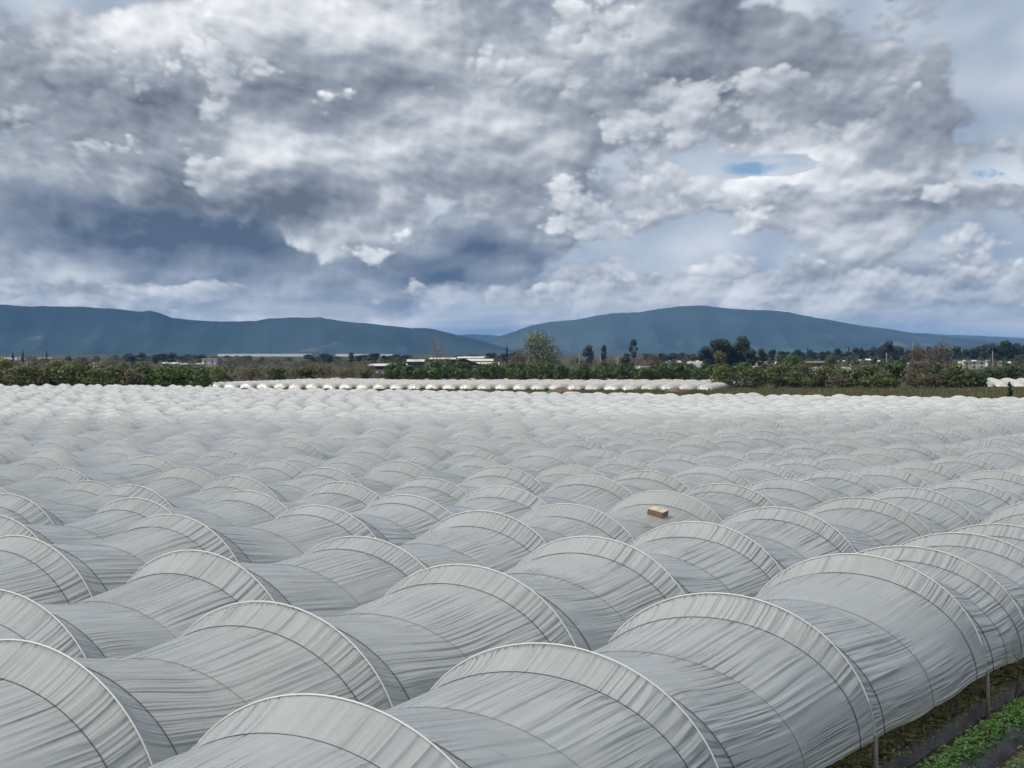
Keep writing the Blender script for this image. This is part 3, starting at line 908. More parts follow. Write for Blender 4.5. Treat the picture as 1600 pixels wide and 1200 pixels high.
def crown(seed, w, h, z0, nlobe, nleaf, size, shape='round', wild=.3):
    """leaf clumps spread through overlapping lobes; returns verts, tris"""
    rs = np.random.default_rng(seed)
    lob = []
    for k in range(nlobe):
        q = rs.uniform(0, 1); a = rs.uniform(0, 6.283)
        if shape == 'column': r = .28 * w * rs.uniform(0, 1); lr = w * rs.uniform(.22, .34); prof = 1 - .75 * q
        elif shape == 'cone': prof = (1 - q) ** .8; r = .34 * w * prof; lr = w * (.10 + .22 * prof)
        else: prof = math.sqrt(max(.05, 1 - (2 * q - .85) ** 2 * .8)); r = .36 * w * prof * math.sqrt(rs.uniform(.05, 1)); lr = w * rs.uniform(.13, .27)
        c = np.array([r * prof * math.cos(a), r * prof * math.sin(a), z0 + (h - z0) * (.10 + .80 * q)])
        lob.append((c, lr * (prof if shape == 'column' else 1), lr * rs.uniform(.6, .95) * (1.6 if shape == 'column' else 1)))
    wt = np.array([l[1] ** 2 for l in lob]); wt /= wt.sum()
    idx = rs.choice(nlobe, nleaf, p=wt)
    d = rs.normal(0, 1, (nleaf, 3)); d /= np.linalg.norm(d, axis=1)[:, None]
    rad = rs.uniform(.35, 1, nleaf) ** .45 * (1 + wild * (rs.uniform(0, 1, nleaf) ** 4))
    C = np.array([lob[i][0] for i in idx]); sc = np.array([(lob[i][1], lob[i][1], lob[i][2]) for i in idx])
    P = C + d * sc * rad[:, None]
    P[:, 2] = np.clip(P[:, 2], .05, h * 1.06)
    nrm = d + rs.normal(0, .55, (nleaf, 3)); nrm /= np.linalg.norm(nrm, axis=1)[:, None]
    a = np.cross(nrm, rs.normal(0, 1, (nleaf, 3))); a /= np.linalg.norm(a, axis=1)[:, None]
    b_ = np.cross(nrm, a)
    s = size * rs.uniform(.55, 1.35, nleaf)[:, None]
    V = np.stack([P + a * s, P + b_ * s * .6, P - a * s * .9 + nrm * s * .25, P - b_ * s * .6], 1).reshape(-1, 3)
    k = np.arange(nleaf) * 4
    F = np.concatenate([np.stack([k, k + 1, k + 2], 1), np.stack([k, k + 2, k + 3], 1)])
    return V, F

def trunk_mesh(seed, h, r, limbs, spread, m, top=.8, levels=2):
    rs = np.random.default_rng(seed); b = MB()
    q = np.linspace(0, 1, 6)
    st = np.stack([.04 * h * np.sin(q * 3 + seed) * q, .04 * h * np.cos(q * 2.3 + seed) * q, q * h * top], -1)
    b.tube(st, np.linspace(r, r * .3, 6), 7)
    def grow(p, d, L, rr, lv):
        e1 = p + d * L * .5 + rs.normal(0, .04 * L, 3); d2 = d + np.array([0, 0, .35]); d2 /= np.linalg.norm(d2)
        e2 = e1 + d2 * L * .5
        b.tube([p, e1, e2], [rr, rr * .7, rr * .4], 5)
        if lv > 0:
            for _ in range(3):
                a = rs.uniform(0, 6.28); dd = d2 + .75 * np.array([math.cos(a), math.sin(a), rs.uniform(-.1, .5)]); dd /= np.linalg.norm(dd)
                grow(e1 + (e2 - e1) * rs.uniform(.1, 1), dd, L * rs.uniform(.5, .75), rr * .45, lv - 1)
    for k in range(limbs):
        u = rs.uniform(.3, .95); p = np.array([np.interp(u, q, st[:, j]) for j in range(3)])
        a = 6.283 * k / limbs + rs.uniform(-.5, .5); d = np.array([math.cos(a) * spread, math.sin(a) * spread, rs.uniform(.5, 1)]); d /= np.linalg.norm(d)
        grow(p, d, h * rs.uniform(.22, .36), r * .45, levels)
    return b.mesh('trunk', m, True)

PROTO = {}
def proto(kind, variant):
    """unit-ish tree meshes (real metres), built once and shared by the copies"""
    key = (kind, variant)
    if key in PROTO: return PROTO[key]
    s = 1000 + hash(kind) % 1 + variant * 17 + sum(map(ord, kind))
    if kind == 'orchard': c = crown(s, 7.0, 6.0, .5, 16, 1300, .34, 'round', .2); m = 'leaf_citrus'; t = trunk_mesh(s, 5, .16, 4, .8, M['bark'], .6, 1)
    elif kind == 'bush_green': c = crown(s, 9, 7.5, .1, 20, 1700, .36, 'round', .35); m = 'leaf_green'; t = trunk_mesh(s, 6, .15, 6, .8, M['bark'], .7, 1)
    elif kind == 'bush_olive': c = crown(s, 9, 7, .1, 20, 1500, .36, 'round', .45); m = 'leaf_olive'; t = trunk_mesh(s, 6, .15, 6, .8, M['bark'], .7, 1)
    elif kind == 'bush_brown': c = crown(s, 8, 7, .2, 16, 900, .30, 'round', .6); m = 'leaf_brown'; t = trunk_mesh(s, 6.5, .14, 8, .8, M['bark'], .8, 2)
    elif kind == 'dark_tree': c = crown(s, 12, 20, 3, 22, 2200, .55, 'round', .25); m = 'leaf_dark'; t = trunk_mesh(s, 17, .4, 6, .6, M['bark'], .8, 1)
    elif kind == 'cypress': c = crown(s, 3.2, 14, .6, 16, 900, .38, 'column', .15); m = 'leaf_dark'; t = trunk_mesh(s, 13, .18, 3, .2, M['bark'], .85, 0)
    elif kind == 'pine': c = crown(s, 10, 18, 6, 14, 1300, .55, 'round', .2); m = 'leaf_dark'; t = trunk_mesh(s, 15, .35, 4, .7, M['bark'], .9, 1)
    elif kind == 'pale_tree': c = crown(s, 24, 24, 5, 52, 3600, .5, 'round', .45); m = 'leaf_pale'; t = trunk_mesh(s, 22, .7, 8, .75, M['bark'], .75, 2)
    elif kind == 'bare_tree': c = None; m = None; t = trunk_mesh(s, 20, .34, 15, .6, M['pale_bark'], .9, 3)
    elif kind == 'brown_tree': c = crown(s, 18, 18, 3, 26, 1800, .42, 'round', .6); m = 'leaf_brown'; t = trunk_mesh(s, 16, .45, 9, .7, M['bark'], .8, 2)
    elif kind == 'shrub_post': c = crown(s, 1.5, 6.2, .1, 12, 700, .2, 'column', .2); m = 'leaf_dark'; t = trunk_mesh(s, 5, .1, 3, .2, M['bark'], .8, 0)
    PROTO[key] = (mesh_np('crown', c[0], c[1], M[m], smooth=False) if c else None, t)
    return PROTO[key]

M['end_sheet'] = simple('white_end_sheet', (.80, .80, .77), .6, .05, .5)
def at(px, Y): return (px - 800) / 2404 * Y
NAT = {'orchard': (7.0, 6.0), 'bush_green': (9, 7.5), 'bush_olive': (9, 7), 'bush_brown': (8, 7), 'dark_tree': (12, 20), 'cypress': (3.2, 14), 'pine': (10, 18),
       'pale_tree': (24, 24), 'bare_tree': (17, 20), 'brown_tree': (18, 18), 'shrub_post': (1.5, 6.2)}
def tree(kind, name, px, ytop, Y, label, cat, group=None, wpx=None, variant=0, rot=None, part_crown=True):
    """a tree whose top reaches ytop seen from the camera mound; px and ytop only set its real place and height"""
    x = at(px, Y); z0 = float(gz(x, Y)); h = CAM_Z - (ytop - 548) / 2404 * Y - z0
    w0, h0 = NAT[kind]
    w = wpx / 2404 * Y if wpx else w0 * h / h0
    cm, tm = proto(kind, variant)
    root = empty(name, (x, Y, z0), random.uniform(0, 6.28) if rot is None else rot)
    root.scale = (w / w0, w / w0, h / h0)
    tag(root, label, cat, group)
    if cm: obj('crown', cm, root)
    obj('trunk', tm, root)
    return root

rr = random.Random(3)
# hedge and scrub at the far left end of the field
for px, yt, w, kind in [(-40, 566, 70, 'bush_olive'), (5, 563, 64, 'bush_olive'), (48, 566, 56, 'bush_brown'), (88, 565, 60, 'bush_olive'), (128, 570, 56, 'bush_olive'), (158, 571, 52, 'bush_brown'),
                        (192, 570, 50, 'bush_olive'), (66, 582, 60, 'bush_brown'), (20, 584, 60, 'bush_brown'), (108, 584, 50, 'bush_brown')]:
    tree(kind, 'bush', px, yt, 470 + rr.uniform(0, 22), {'bush_olive': 'olive bush in the hedge at the left end of the tunnels', 'bush_brown': 'brownish half bare bush in the hedge at the left end of the tunnels'}[kind],
         'bush', 'bushes along the left end of the field', w, rr.randrange(3))
for px, yt, w, kind in [(-10, 576, 76, 'bush_olive'), (36, 573, 80, 'bush_olive'), (82, 576, 70, 'bush_olive'), (118, 568, 74, 'bush_olive'), (150, 578, 66, 'bush_olive'), (180, 574, 64, 'bush_olive'), (205, 578, 56, 'bush_brown'), (60, 588, 66, 'bush_brown'), (12, 588, 70, 'bush_brown')]:
    tree(kind, 'bush', px, yt, 455 + rr.uniform(0, 10), {'bush_olive': 'olive bush in the hedge at the left end of the tunnels', 'bush_brown': 'brownish half bare bush in the hedge at the left end of the tunnels'}[kind],
         'bush', 'bushes along the left end of the field', w, rr.randrange(3))
for px, yt, w in [(225, 572, 52), (256, 569, 56), (288, 571, 54), (314, 573, 40)]:
    tree('bush_green', 'bush', px, yt, 462 + rr.uniform(0, 10), 'bright green bush at the left end of the tunnels', 'bush', 'bushes along the left end of the field', w, rr.randrange(3))
for px, yt, w, kind in [(345, 573, 60, 'bush_olive'), (392, 574, 56, 'bush_brown'), (432, 573, 60, 'bush_olive'), (474, 575, 56, 'bush_olive'), (505, 571, 50, 'bush_brown'), (540, 576, 50, 'bush_brown'), (570, 577, 44, 'bush_olive'), (592, 580, 34, 'bush_brown')]:
    tree(kind, 'bush', px, yt, 655 + rr.uniform(0, 30), {'bush_olive': 'olive bush behind the far block of white tunnels', 'bush_brown': 'brownish bush behind the far block of white tunnels'}[kind],
         'bush', 'bushes behind the far white tunnels', w, rr.randrange(3))
# dark orchard behind the second block
for row in range(3):
    for px in range(608, 1245, 24):
        tree('orchard', 'orchard_tree', px + rr.uniform(-7, 7) + row * 9, 571 - row * 1.6 + rr.uniform(-2.2, 2.2), 640 + row * 22 + rr.uniform(-4, 4),
             'dark green orchard tree behind the far block of white tunnels', 'fruit tree', 'dark orchard trees behind the far tunnels', rr.uniform(28, 38), rr.randrange(4))
# bushes on the right beyond the grass strip
for px, yt, w, kind in [(1128, 574, 50, 'bush_olive'), (1150, 584, 40, 'bush_brown'), (1176, 575, 56, 'bush_olive'), (1216, 572, 58, 'bush_olive'), (1252, 571, 56, 'bush_olive'), (1288, 574, 58, 'bush_olive'),
                        (1326, 572, 56, 'orchard'), (1362, 571, 56, 'bush_olive'), (1398, 570, 58, 'orchard'), (1432, 566, 60, 'bush_brown'), (1462, 568, 56, 'orchard'), (1494, 570, 58, 'bush_olive'), (1522, 574, 48, 'orchard'),
                        (1240, 582, 60, 'bush_olive'), (1310, 584, 60, 'bush_brown'), (1380, 583, 60, 'bush_olive'), (1450, 584, 60, 'bush_brown')]:
    tree(kind, 'bush', px, yt, 548 + rr.uniform(0, 24), {'bush_olive': 'olive bush beyond the grass strip on the right', 'bush_brown': 'brownish bush beyond the grass strip on the right', 'orchard': 'dark green bush beyond the grass strip on the right'}[kind],
         'bush', 'bushes beyond the grass strip', w, rr.randrange(3))
for px, yt, w in [(1548, 572, 50), (1582, 570, 56), (1620, 569, 56), (1655, 571, 60)]:
    tree('orchard', 'orchard_tree', px, yt, 700 + rr.uniform(0, 20), 'green orchard tree behind the small white block on the far right', 'fruit tree', 'orchard on the far right', w, rr.randrange(4))
tree('shrub_post', 'columnar_shrub', 1578, 590, 305, 'dark narrow shrub standing alone at the right end of the field', 'shrub', None, 17)
# single trees of the plain
tree('pale_tree', 'large_tree', 842, 521, 800, 'large pale grey green tree with two dark limbs behind the orchard', 'tree', None, 74)
tree('brown_tree', 'brown_tree', 811, 545, 830, 'brownish tree leaning against the large pale tree', 'tree', None, 40)
tree('cypress', 'cypress', 792, 528, 1100, 'tall thin dark tree left of the large pale tree', 'tree', None, 7, 1)
tree('bare_tree', 'bare_tree', 683, 529, 820, 'leafless pale tree in front of the farm sheds', 'tree', None, 40, 0, .4)
tree('dark_tree', 'dark_tree', 920, 539, 1500, 'low dark tree on the plain, leftmost of three', 'tree', 'three dark trees on the plain', 20)
tree('dark_tree', 'dark_tree', 943, 537, 1500, 'small dark tree between two others on the plain', 'tree', 'three dark trees on the plain', 11, 1)
tree('pine', 'dark_tree', 990, 530, 1450, 'tallest dark tree of three on the plain', 'tree', 'three dark trees on the plain', 16, 0)
tree('dark_tree', 'dark_tree', 979, 547, 1450, 'small dark tree at the foot of the tallest one', 'tree', 'three dark trees on the plain', 12, 2)
for px, yt, w, v in [(1102, 541, 26, 0), (1122, 527, 38, 1), (1144, 532, 36, 2), (1160, 525, 34, 0), (1140, 540, 44, 1), (1174, 539, 24, 2), (1114, 538, 34, 2), (1132, 530, 34, 3), (1154, 536, 40, 3), (1190, 544, 18, 0)]:
    tree('dark_tree', 'dark_tree', px, yt, 1080 + rr.uniform(0, 30), 'tall dark evergreen in the clump right of the middle', 'tree', 'clump of tall dark evergreens', w, v)
tree('bush_olive', 'round_bush', 1124, 551, 860, 'rounded olive tree in front of the dark evergreen clump', 'tree', None, 36, 1)
tree('brown_tree', 'brown_tree', 1467, 533, 900, 'large brown leafless looking tree on the right', 'tree', None, 62, 1)
tree('brown_tree', 'brown_tree', 1432, 541, 1000, 'reddish brown tree left of the large brown tree', 'tree', None, 46, 2)
tree('dark_tree', 'dark_bush', 978, 556, 1000, 'low dark bush beside a pole on the plain', 'bush', None, 24, 1)
tree('bush_green', 'green_bush', 1300, 555, 1000, 'light green rounded tree beside the brown roofed shed', 'tree', None, 26, 1)
tree('bush_green', 'green_bush', 1238, 555, 1050, 'wide olive green tree left of the brown roofed shed', 'tree', None, 44, 2)
tree('bush_brown', 'brown_bush', 1022, 553, 1000, 'dry brown tree on the plain in the middle', 'tree', None, 40, 1)
for px, yt in [(20, 548), (36, 544), (73, 546), (1262, 539), (1326, 538), (1347, 533), (1204, 545), (1343, 541)]:
    tree('cypress', 'cypress', px, yt, 1700, 'dark cypress spire against the hills', 'tree', 'cypress spires on the plain', rr.uniform(4, 7), rr.randrange(2))
# dark line of trees along the foot of the mountain, right half
for px in range(1192, 1640, 9):
    yt = np.interp(px, [1190, 1230, 1290, 1330, 1380, 1395, 1420, 1500, 1550, 1570, 1600, 1640], [546, 547, 548, 543, 541, 537, 543, 543, 538, 535, 538, 540]) + rr.uniform(-2.0, 3.0)
    tree('dark_tree', 'dark_tree', px + rr.uniform(-4, 4), yt, 1650 + rr.uniform(0, 500), 'dark tree in the long row below the mountain on the right', 'tree', 'dark trees below the mountain', rr.uniform(13, 24), rr.randrange(4))
for px, yt, w in [(1388, 532, 24), (1555, 532, 26), (1572, 530, 30), (1588, 536, 22)]:
    tree('dark_tree', 'dark_tree', px, yt, 1600, 'rounded dark tree rising above the row below the mountain', 'tree', 'tall dark trees below the mountain', w, rr.randrange(4))
for px in list(range(1015, 1100, 10)) + list(range(480, 640, 13)) + list(range(180, 330, 15)) + list(range(760, 800, 9)):
    tree('dark_tree', 'plain_tree', px + rr.uniform(-4, 4), 552 + rr.uniform(-1.5, 4), 1700 + rr.uniform(0, 500), 'grey green tree far out on the plain', 'tree', 'far trees on the plain', rr.uniform(14, 30), rr.randrange(4))

for px in (1202, 1222, 1250, 1314, 1326, 1338, 1352, 1366, 1378, 1392, 1408, 1426, 1444, 1498, 1514, 1532, 1550, 1570, 1590, 1055, 1070, 1084):
    tree(('bush_olive', 'orchard', 'bush_brown')[px % 3], 'village_tree', px + rr.uniform(-2, 2), 558 + rr.uniform(-3, 4), 1330 + rr.uniform(0, 40), 'low tree standing before the pale village houses', 'tree', 'trees before the village houses', rr.uniform(12, 20), rr.randrange(3))

# scrub of the plain: one loose mass nobody could count
def scrub(seed, mname, spots, label, size=.42):
    rs = np.random.default_rng(seed); V = []; F = []; k = 0
    for px, Y, w, h in spots:
        c = crown(int(rs.integers(1e6)), w, h, .1, 9, 300, size * max(1, Y / 1100), 'round', .5)
        x = at(px, Y)
        V.append(c[0] + np.array([x, Y, float(gz(x, Y))])); F.append(c[1] + k); k += len(c[0])
    tag(obj('scrub', mesh_np('scrub', np.concatenate(V), np.concatenate(F), M[mname], smooth=False)), label, 'scrub', kind='stuff')
def spots(n, seed, lo, hi, x0=-40, x1=1640):
    rs = np.random.default_rng(seed)
    o = []
    for _ in range(n):
        Y = lo * (hi / lo) ** rs.uniform(0, 1)
        o.append((rs.uniform(x0, x1), Y, rs.uniform(7, 15) * (1 + Y / 3000), rs.uniform(3.0, 6.5) * (1 + Y / 6000)))
    return o
scrub(11, 'leaf_olive', spots(150, 1, 720, 2400), 'olive scrub scattered over the plain')
scrub(12, 'leaf_brown', spots(150, 2, 720, 2400), 'brown winter scrub scattered over the plain')
scrub(13, 'leaf_dark', spots(70, 3, 1100, 3200), 'dark thickets far out on the plain')
scrub(14, 'leaf_olive', spots(60, 4, 500, 640, -60, 330), 'olive scrub behind the left hedge')

# rough grass between the field and the second block
def rough_grass(seed, mname, n, X, Yr, h, label):
    rs = np.random.default_rng(seed)
    x = rs.uniform(*X, n); y = rs.uniform(*Yr, n); z = gz(x, y)
    a = rs.uniform(0, np.pi, n); w = rs.uniform(.05, .16, n); hh = h * rs.uniform(.35, 1.25, n) * np.where(rs.uniform(0, 1, n) < .04, 2.0, 1)
    lx = rs.normal(0, .18, n) * hh; ly = rs.normal(0, .18, n) * hh
    P = np.stack([x, y, z], -1); W = np.stack([np.cos(a) * w, np.sin(a) * w, 0 * a], -1); T = np.stack([lx, ly, hh], -1)
    V = np.stack([P - W, P + W, P + T], 1).reshape(-1, 3); k = np.arange(n) * 3
    tag(obj('rough_grass', mesh_np('rough_grass', V, np.stack([k, k + 1, k + 2], 1), M[mname], smooth=False)), label, 'grass', kind='stuff')
rough_grass(1, 'leaf_olive', 26000, (40, 210), (345, 545), .75, 'rough olive grass of the strip on the right')
rough_grass(2, 'leaf_brown', 16000, (40, 210), (345, 545), .95, 'dry stalks standing in the strip on the right')
rough_grass(3, 'leaf_citrus', 20000, (-140, 70), (400, 535), .6, 'dark grass in front of the second tunnel block')

# dirt heaps before the second block
for px, w, hgt in [(876, 13, 1.7), (1056, 10, 1.6)]:
    Y = 480; x = at(px, Y); rs = np.random.default_rng(px)
    th = np.linspace(0, 2 * np.pi, 40); q = np.linspace(0, 1, 9)
    Q, TH = np.meshgrid(q, th, indexing='ij')
    rad = w / 2 * Q * (1 + .2 * np.sin(3 * TH + px) + .1 * np.sin(7 * TH))
    z = hgt * (np.cos(Q * np.pi) * .5 + .5) + .18 * vnoise(TH * 3, Q * 6, px) * (1 - Q) - .15 * Q
    me = mesh_np('dirt_heap', np.stack([rad * np.cos(TH), rad * np.sin(TH) * .7, z], -1).reshape(-1, 3), grid_faces(9, 40), simple('heaped_soil', (.13, .09, .065), .95, .3, 1.2))
    tag(obj('dirt_heap', me, None, (x, Y, float(gz(x, Y)))), 'brown earth heap in front of the far block, ' + ('nearer its middle' if px < 900 else 'near its right end'), 'earth heap', 'earth heaps before the far block')

# ------------------------------------------------------------ buildings of the plain
def house(px, Y, wpx, h, dep, label, cat='building', wall='white_wall', roof='roof_light', pitch=.22, ridge_x=True, windows=0, group=None, name='farm_building', over=.5, lift=0.0, rz=0.0):
    x = at(px, Y); w = wpx / 2404 * Y / 2; d = dep / 2
    root = empty(name, (x, Y, float(gz(x, Y)) + lift), rz)
    tag(root, label, cat, group)
    m = MB(); m.box(-w, w, -d, d, -.5, h)
    rise = pitch * (d if ridge_x else w)
    if pitch > .02:
        if ridge_x: m.raw([(-w, -d, h), (-w, d, h), (-w, 0, h + rise), (w, -d, h), (w, d, h), (w, 0, h + rise)], None, [(0, 2, 1), (3, 4, 5)])
        else: m.raw([(-w, -d, h), (w, -d, h), (0, -d, h + rise), (-w, d, h), (w, d, h), (0, d, h + rise)], None, [(0, 1, 2), (3, 5, 4)])
    wl = obj('wall', m.mesh('wall', M[wall]), root)
    r = MB(); th = .25; e = over
    if pitch <= .02:
        r.box(-w - e, w + e, -d - e, d + e, h + .01, h + .45)
    elif ridge_x:
        k = rise / d
        for sg in (-1, 1):
            a = [(-w - e, 0, h + rise + .03), (w + e, 0, h + rise + .03), (w + e, sg * (d + e), h - e * k + .03), (-w - e, sg * (d + e), h - e * k + .03)]
            r.raw(a + [(p[0], p[1], p[2] + th) for p in a], [(0, 1, 2, 3), (7, 6, 5, 4), (0, 4, 5, 1), (1, 5, 6, 2), (2, 6, 7, 3), (3, 7, 4, 0)])
    else:
        k = rise / w
        for sg in (-1, 1):
            a = [(0, -d - e, h + rise + .03), (0, d + e, h + rise + .03), (sg * (w + e), d + e, h - e * k + .03), (sg * (w + e), -d - e, h - e * k + .03)]
            r.raw(a + [(p[0], p[1], p[2] + th) for p in a], [(0, 1, 2, 3), (7, 6, 5, 4), (0, 4, 5, 1), (1, 5, 6, 2), (2, 6, 7, 3), (3, 7, 4, 0)])
    obj('roof', r.mesh('roof', M[roof]), root)
    for k in range(windows):
        fl = 0 if h < 5 else k % 2
        cx = -w + (2 * w) * (k // (1 if h < 5 else 2) + .5) / math.ceil(windows / (1 if h < 5 else 2))
        z0 = 1.0 + 3.0 * fl
        q = MB(); q.box(cx - .75, cx + .75, -d - .06, -d + .05, z0, z0 + 1.5)
        f = obj('window', q.mesh('window', M['glass']), root)
        q = MB(); q.box(cx - .95, cx + .95, -d - .16, -d - .065, z0 - .16, z0 - .02)
        obj('sill', q.mesh('sill', M['roof_light']), f)
    return root

house(328, 1500, 22, 7.4, 11, 'white two storey farmhouse with a flat pale roof on the left', 'house', 'white_wall', 'roof_light', 0, True, 4, name='farmhouse')
house(300, 1480, 36, 2.4, 6, 'low white roofed shed beside the two storey farmhouse', 'shed', 'grey_wall', 'roof_light', .35, True, 0)
house(268, 1520, 26, 2.6, 8, 'small pale roofed hut left of the farmhouse', 'shed', 'grey_wall', 'roof_light', .3, True, 0)
house(606, 1250, 60, 3.0, 10, 'long pale roofed shed left of the dark barn', 'shed', 'dark_wall', 'roof_light', .30, True, 0)
house(650, 1400, 26, 5.5, 14, 'dark open shed with a pale roof left of the barn', 'shed', 'dark_wall', 'roof_light', .25, True, 0)
house(724, 1150, 56, 4.4, 20, 'dark gabled barn in the middle of the plain', 'barn', 'dark_wall', 'dark_wall', .36, False, 0, name='barn')
house(762, 1215, 34, 3.0, 14, 'white roofed shed against the right side of the dark barn', 'shed', 'grey_wall', 'roof_light', .4, True, 0)
house(750, 1500, 40, 5.5, 10, 'shed with a bright long roof behind the barn', 'shed', 'grey_wall', 'roof_light', .35, True, 0)
house(740, 2000, 50, 6.0, 10, 'farthest pale roofed shed behind the barn', 'shed', 'grey_wall', 'roof_light', .35, True, 0)
house(692, 1700, 40, 6.2, 9, 'wide brown shed with a pale ridge behind the bare tree', 'shed', 'dark_wall', 'roof_light', .3, True, 0)
house(597, 900, 17, 1.4, 6, 'tiny white roof low among the bushes left of the orchard', 'shed', 'white_wall', 'roof_light', .3, True, 0)
house(1273, 1150, 30, 6.0, 12, 'brown roofed open shed right of the evergreen clump', 'shed', 'dark_wall', 'roof_brown', .18, True, 0)
# long bright greenhouses
def greenhouse(px, Y, wpx, span, rows, h, label, dep=60):
    x0 = at(px - wpx / 2, Y); n = max(1, int(round(wpx / 2404 * Y / span)))
    root = empty('greenhouse', (at(px, Y), Y, float(gz(0, Y))))
    tag(root, label, 'greenhouse')
    ph = np.linspace(0, np.pi, 9); V = []; F = []; k = 0; E = MB()
    for i in range(n):
        cx = x0 + span * (i + .5) - at(px, Y)
        p = np.stack([-np.cos(ph) * span / 2 + cx, np.zeros(9), h * .62 + np.sin(ph) * h * .38], -1)
        E.raw(np.vstack([p, [[cx + span / 2, 0, -.4], [cx - span / 2, 0, -.4]]]), None, [(10, j + 1, j) for j in range(8)] + [(10, 9, 8)])
        q = p.copy(); q[:, 1] = dep
        V.append(np.vstack([p, q])); F.append(np.array([(k + j, k + j + 1, k + 10 + j, k + 9 + j) for j in range(8)])); k += 18
    obj('film_roof', mesh_np('film_roof', np.concatenate(V), np.concatenate(F), M['film_far'], np.zeros((k, 2))), root)
    obj('end_wall', E.mesh('end_wall', M['end_sheet']), root)
greenhouse(413, 4200, 146, 9, 1, 7.2, 'long bright greenhouse roof running across the left of the plain')
greenhouse(545, 4200, 42, 9, 1, 7.0, 'short bright greenhouse right of the long one')
greenhouse(22, 2600, 90, 8, 1, 4.2, 'low white greenhouse line at the left below the hills')
greenhouse(590, 4400, 50, 9, 1, 6.0, 'faint thin greenhouse line left of the bare tree')
greenhouse(1052, 1020, 108, 5, 1, 4.6, 'row of low white tunnels behind the orchard', 30)
greenhouse(1092, 1200, 30, 6, 1, 7.0, 'small white greenhouse before the evergreen clump', 24)
greenhouse(1165, 1020, 60, 5, 1, 4.8, 'white tunnel strip right of the rounded olive tree', 24)
greenhouse(1270, 1000, 120, 5, 1, 4.4, 'thin white tunnel strip behind the right bushes', 20)
VIL = 'pale houses of the far village on the right'
for i, (px, wd, yb, h) in enumerate([(1206, 8, 0, 4), (1216, 12, 0, 4.5), (1228, 7, 0, 5), (1310, 9, 0, 6), (1319, 12, 0, 7), (1332, 10, 0, 6), (1345, 14, 0, 7.5), (1356, 9, 0, 8), (1371, 10, 0, 7), (1382, 9, 0, 6),
                                     (1418, 16, 0, 3.5), (1434, 13, 0, 3.8), (1508, 16, 0, 7.5), (1524, 14, 0, 7), (1546, 12, 0, 6.5), (1565, 12, 0, 5), (1574, 9, 0, 5.5), (1060, 10, 0, 6), (1046, 12, 0, 6.5), (1088, 9, 0, 5.5), (1186, 9, 0, 6.5), (1198, 8, 0, 6)]):
    house(px, 1420 + (i % 4) * 45, wd * .85, h * .72, 9, 'small pale house among the trees on the right of the plain', 'house', 'white_wall', 'roof_light', .3, i % 3 != 0, 2 if h > 5 else 1, VIL, 'village_house', .3)
house(1518, 1300, 34, 6.2, 16, 'wide pale building with a flat roof on the far right of the plain', 'house', 'white_wall', 'roof_light', 0, True, 6, name='village_house')

# ------------------------------------------------------------ poles
def pole(px, ytop, Y, label, arm):
    x = at(px, Y); z0 = float(gz(x, Y)); h = CAM_Z - (ytop - 548) / 2404 * Y - z0
    root = empty('utility_pole', (x, Y, z0)); tag(root, label, 'pole', 'poles on the plain')
    m = MB(); m.tube([(0, 0, -.3), (0, 0, h * .5), (0, 0, h)], [.22, .19, .15], 8); obj('pole', m.mesh('pole', M['pole'], True), root)
    if arm:
        m = MB(); m.box(-arm / 2, arm / 2, -.12, .12, h - .75, h - .45); obj('crossarm', m.mesh('crossarm', M['pole']), root)
pole(905, 551.5, 760, 'pale pole with a wide crossarm right of the large pale tree', 2.6)
pole(938, 553, 760, 'plain pale pole between the crossarm pole and the dark bush', 0)
pole(965, 556, 700, 'short pole with a crossarm beside the dark bush', 2.4)
pole(1385, 551, 740, 'pale pole rising behind the right bushes', 1.2)
pole(1426, 534, 1000, 'tall thin pole beside the large brown tree', 0)
pole(1551, 548, 800, 'thin pole near the wide flat roofed building', 0)
pole(147, 566, 480, 'thin pole among the bushes of the left hedge', 0)

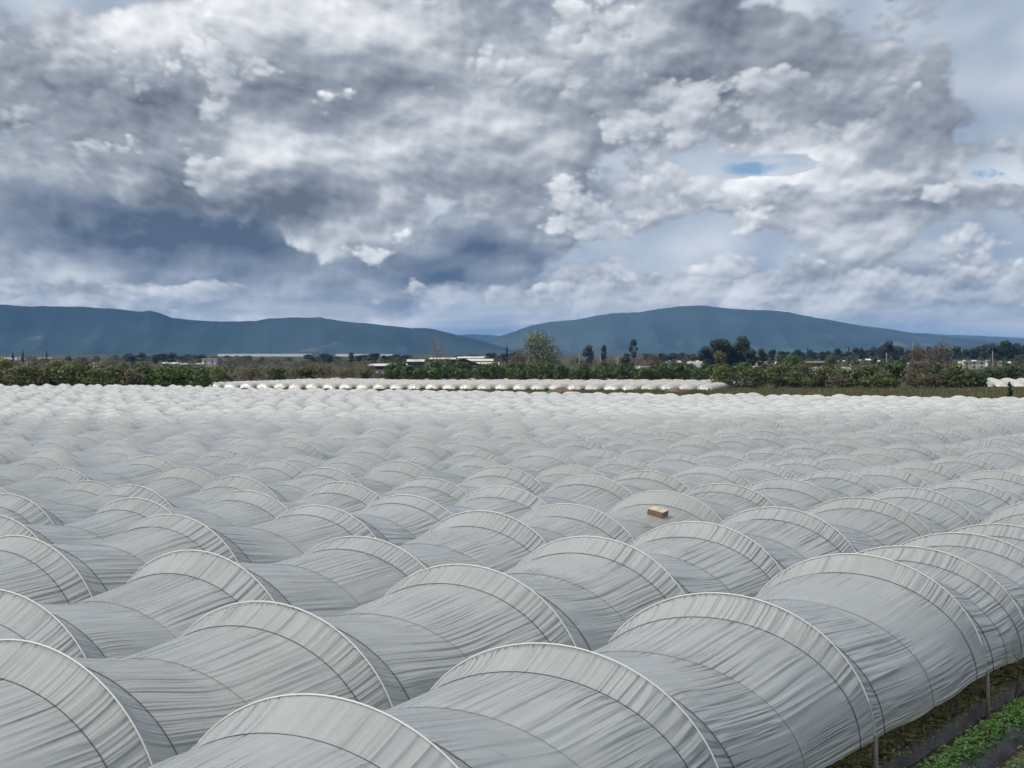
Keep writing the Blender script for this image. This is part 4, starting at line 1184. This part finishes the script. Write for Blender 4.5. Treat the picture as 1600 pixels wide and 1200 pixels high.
# ------------------------------------------------------------ the air between here and the hills
def make_haze():
    m, h = mat('valley_air')
    pv = h.node('ShaderNodeVolumePrincipled')
    pv.inputs['Color'].default_value = (.17, .46, 1.0, 1)
    pv.inputs['Density'].default_value = 3.2e-5
    pv.inputs['Anisotropy'].default_value = 0.0
    link(h, pv.outputs[0], h.out.inputs['Volume'])
    b = MB(); b.box(-31000, 31000, -31000, 31000, -9.2, 345)
    o = obj('haze', b.mesh('haze', m))
    tag(o, 'thin blue air between the field and the hills', 'haze', kind='stuff')
make_haze()

# one thin cloud high on the left, between the sun and the near field: it dims the sun over the nearer tunnels
def cloud():
    rs = np.random.default_rng(5)
    nu, nv = 90, 60
    a = np.linspace(0, 2 * np.pi, nu, endpoint=False); e = np.linspace(-1, 1, nv)
    E_, A_ = np.meshgrid(e, a, indexing='ij')
    r = np.sqrt(np.maximum(0, 1 - np.abs(E_) ** 2.6))
    bump_ = 1 + .10 * vnoise(A_ * 3 + 3, E_ * 3, 41) + .06 * vnoise(A_ * 8, E_ * 9, 42)
    x = 410 * r * np.cos(A_) * bump_; y = 285 * r * np.sin(A_) * bump_; z = 45 * E_ * bump_ + 12 * vnoise(A_ * 6, E_ * 6, 43)
    m, h = mat('cloud_vapour')
    P = h.node('ShaderNodeTexCoord').outputs['Object']
    n = h.noise(P, .012, 4, .6)
    t = h.node('ShaderNodeBsdfTranslucent'); t.inputs[0].default_value = (.8, .8, .8, 1)
    tr = h.node('ShaderNodeBsdfTransparent')
    mx = h.node('ShaderNodeMixShader'); cx, cy, cz = h.sep(P)
    rad = h.m('SQRT', h.add(h.m('POWER', h.m('ABSOLUTE', h.mul(cx, 1 / 390)), 2.0), h.m('POWER', h.m('ABSOLUTE', h.mul(cy, 1 / 268)), 2.0)))
    h.put(mx.inputs[0], h.mul(h.ss(n, .3, .7, .17, .33), h.ss(h.mad(n, .25, rad), .9, 1.1, 1.0, 0.0)))
    link(h, tr.outputs[0], mx.inputs[1]); link(h, t.outputs[0], mx.inputs[2]); link(h, mx.outputs[0], h.out.inputs[0])
    o = obj('cloud', mesh_np('cloud', np.stack([x, y, z], -1).reshape(-1, 3), grid_faces(nv, nu, True), m))
    zc = 900.0; k = zc / math.tan(SUN_EL)
    o.location = (20 + k * math.sin(SUN_AZ), -70 + k * math.cos(SUN_AZ), zc)
    tag(o, 'thin grey cloud high up on the left, outside the view', 'cloud', kind='structure')
cloud()
